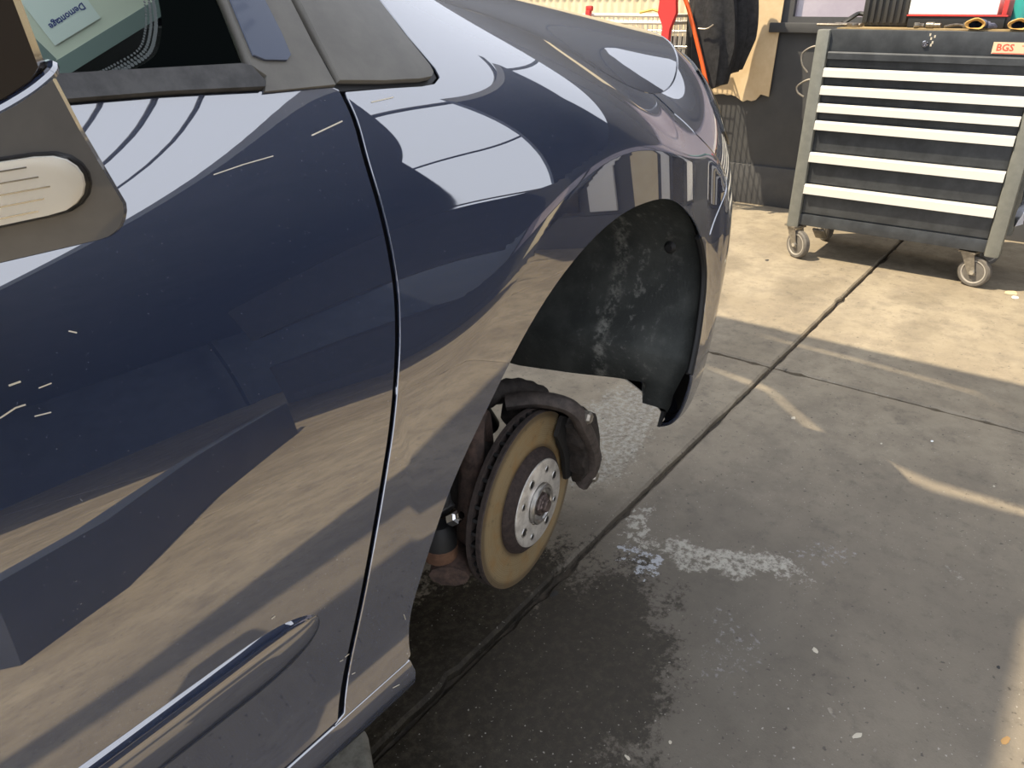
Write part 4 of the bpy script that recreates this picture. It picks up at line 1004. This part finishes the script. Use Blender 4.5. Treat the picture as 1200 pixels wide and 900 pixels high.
m = MB(); m.box((x0-.01, 2.52, 1.035), (.03, .030, .075), bev=.008); m.box((x0-.01, 2.535, 1.005), (.03, .075, .022), bev=.006); m.box((x0-.01, 2.515, 1.08), (.026, .04, .028), bev=.008); m.build('rail_clip', M_REDPL, cart)
m = MB(); m.tube([(x0-.02, 2.03, 1.055), (x0-.005, 2.12, 1.075), (x0, 2.2, 1.06)], .007, 6); m.build('yellow_strap', mat('yellow_strap', (.75, .50, .08), .6), cart)

def jacket(name, label, c, wy, wz, top, seed, mt, lean=0.0, parent=None):
    V = []; F_ = []; ny, nz = 30, 30
    for j in range(nz+1):
        tz = j/nz; z = top-(top-(c[2]-wz))*tz
        half = wy*(.62+.38*math.sin(min(1, tz*1.5)*math.pi/2))*(1-.32*max(0, tz-.72)/.28)
        for i in range(ny):
            a = 2*math.pi*i/ny
            fold = 1+.10*math.sin(7*a+seed+2.4*tz)+.07*math.sin(11*a-3*tz+seed*2)
            y = c[1]+lean*tz+half*math.cos(a)*fold; x = c[0]+.075*math.sin(a)*fold*(.7+.3*math.sin(tz*3))
            V.append((x, y, z-.035*math.cos(a)*tz))
    for j in range(nz):
        for i in range(ny): F_.append((j*ny+i, j*ny+(i+1) % ny, (j+1)*ny+(i+1) % ny, (j+1)*ny+i))
    F_ += [tuple(range(ny)), tuple(range(nz*ny, (nz+1)*ny))[::-1]]
    m = MB(); m.add(V, F_); o = m.build(name, mt, parent, 70); return tag(o, label, 'jacket' if parent is None else None)
jk = jacket('work_jacket', 'black work jacket with orange piping hanging at the trolley end', (4.30, 1.86, .98), .135, .30, 1.32, 1.0, M_BLACKCLOTH, -.05)
m = MB(); m.tube(spline([(4.195, 1.975, 1.16), (4.205, 1.935, 1.075), (4.21, 1.885, .95), (4.215, 1.835, .82), (4.215, 1.790, .70), (4.222, 1.772, .645)], 6), .011, 8); m.build('piping', M_ORANGE, jk)
m = MB(); m.tube(spline([(4.205, 1.87, .985), (4.20, 1.82, .985), (4.20, 1.785, 1.005)], 4), .004, 6); m.build('pocket_trim', M_TOOL, jk)
jacket('work_jacket', 'plain black jacket hung behind the orange piped one at the wall', (4.48, 1.80, .95), .13, .21, 1.34, 3.1, M_BLACKCLOTH, .0)

# ------------------------------------------------------------------ cream panel with a paper note, seen through the side window
ex = Vector((.445-.424, 0, 1.108-1.059)).normalized() if False else Vector((.80, 0, .60)).normalized()

# plane facing the window: local x runs along the lower edge, y up the panel
O = Vector((.426, .900, 1.050)); ex = Vector((.80, .0, .40)).normalized(); nrm = Vector((-.25, -1.0, 0)).normalized()
ex = (ex-nrm*ex.dot(nrm)).normalized(); ey = ex.cross(nrm)*-1
if ey.z < 0: ey = -ey
NM = Matrix(((ex.x, ey.x, -nrm.x, O.x), (ex.y, ey.y, -nrm.y, O.y), (ex.z, ey.z, -nrm.z, O.z), (0, 0, 0, 1)))
m = MB(); m.box(NM @ Vector((-.02, .10, .004)), (.34, .20, .006), M=NM.to_3x3()); pn = m.build('cream_panel', M_CREAMPANEL, car); tag(pn, 'cream panel with grey edging inside the car behind the side window')  # added cream board standing in for an unidentified pale surface
m = MB(); m.box(NM @ Vector((-.02, -.007, .004)), (.34, .016, .009), M=NM.to_3x3()); m.build('edge_strip', M_GREYSTRIP, pn)
m = MB(); m.box(NM @ Vector((-.028, .10, .0005)), (.010, .20, .002), M=NM.to_3x3() @ Matrix.Rotation(.16, 3, 'Z')); m.build('edge_strip', M_GREYSTRIP, pn)
m = MB(); m.box(NM @ Vector((.028, .036, -.0008)), (.056, .046, .001), M=NM.to_3x3()); note = m.build('paper_note', M_PAPER, car); tag(note, 'white paper note with blue print on the cream panel')
me = text_mesh('Demontage', .0090, .0001, .00022)
place_mesh('lettering', me, NM @ Matrix.Translation((.0285, .0295, -.0016)) @ Matrix.Rotation(math.radians(182), 4, 'Z') @ Matrix.Diagonal((1, 1, 1, 1)), M_INK, note)

# ------------------------------------------------------------------ small litter on the floor
def chip(x, y, s, mt, name, label, cat, group=None, el=1.6, rz=0.0, h=.2):
    s *= .48
    rr = random.Random(int(x*1000+y*77)); n = 9; V = []; 
    for lay, (k, z) in enumerate(((1.0, 0.0005), (.85, s*h*.7), (.4, s*h))):
        for i in range(n):
            a = 2*math.pi*i/n; q = s*k*(.75+.5*rr.random()); px, py = q*math.cos(a)*el, q*math.sin(a)
            V.append((x+px*math.cos(rz)-py*math.sin(rz), y+px*math.sin(rz)+py*math.cos(rz), z))
    F_ = [tuple(range(n))[::-1], tuple(range(2*n, 3*n))]
    for l in range(2):
        for i in range(n): F_.append((l*n+i, l*n+(i+1) % n, (l+1)*n+(i+1) % n, (l+1)*n+i))
    m = MB(); m.add(V, F_); return tag(m.build(name, mt), label, cat, group)
chip(2.103, .513, .012, M_CHIP, 'paper_scrap', 'small cream scrap on the floor nearest the slab corner', 'scrap')
chip(2.200, .156, .008, M_WHITE, 'paper_scrap', 'tiny white scrap on the floor nearest the cabinet side', 'scrap')
chip(2.101, .267, .006, M_CHIP, 'pebble', 'tiny tan pebble left of the white scrap', 'pebble')
chip(2.046, -.016, .006, M_CHIP, 'pebble', 'tiny pale pebble near the right edge of the picture', 'pebble')
chip(1.214, .180, .010, M_CHIP, 'metal_flake', 'pale flake on the bare floor right of the wet patch', 'flake', rz=.6)
chip(1.086, .112, .010, M_TOOL, 'metal_shaving', 'curled grey shaving, topmost of the three by the bottom edge', 'shaving', rz=.9, el=2.2)
chip(1.064, .064, .009, M_CHIP, 'metal_shaving', 'curled pale shaving, middle of the three by the bottom edge', 'shaving', rz=-.5, el=2.4)
chip(1.050, .033, .006, M_TOOL, 'metal_shaving', 'short grey shaving, lowest of the three by the bottom edge', 'shaving', el=1.8)
chip(.797, .354, .006, M_CHIP, 'wood_splinter', 'tan splinter at the bottom edge beside the wet patch', 'splinter', rz=1.2, el=2.2)
chip(.865, .311, .005, M_CHIP, 'wood_splinter', 'small pale splinter right of the tan splinter at the bottom', 'splinter', rz=.3, el=1.8)
chip(1.199, -.137, .010, M_LEAF, 'dry_leaf', 'curled dry leaf in the sunlit strip at the right edge', 'leaf', rz=-.4, el=2.6)
chip(1.373, -.106, .006, M_CHIPD, 'stone_chip', 'tiny black stone chip left of the sunlit strip', 'stone')
chip(3.596, 1.131, .018, M_CHIPD, 'rubber_piece', 'small black rubber piece on the sunlit floor left of the cabinet', 'rubber piece')
chip(3.758, .131, .045, M_CARD, 'cardboard_scrap', 'brown cardboard scrap on the floor by the cabinet right caster', 'cardboard', h=.12)
chip(3.70, .110, .026, M_PAPER, 'paper_scrap', 'white paper scrap under the cardboard scrap', 'scrap', h=.1)
chip(1.05, .665, .014, M_CHIPD, 'rubber_crumb', 'black rubber crumb in the floor joint below the disc', 'crumb')
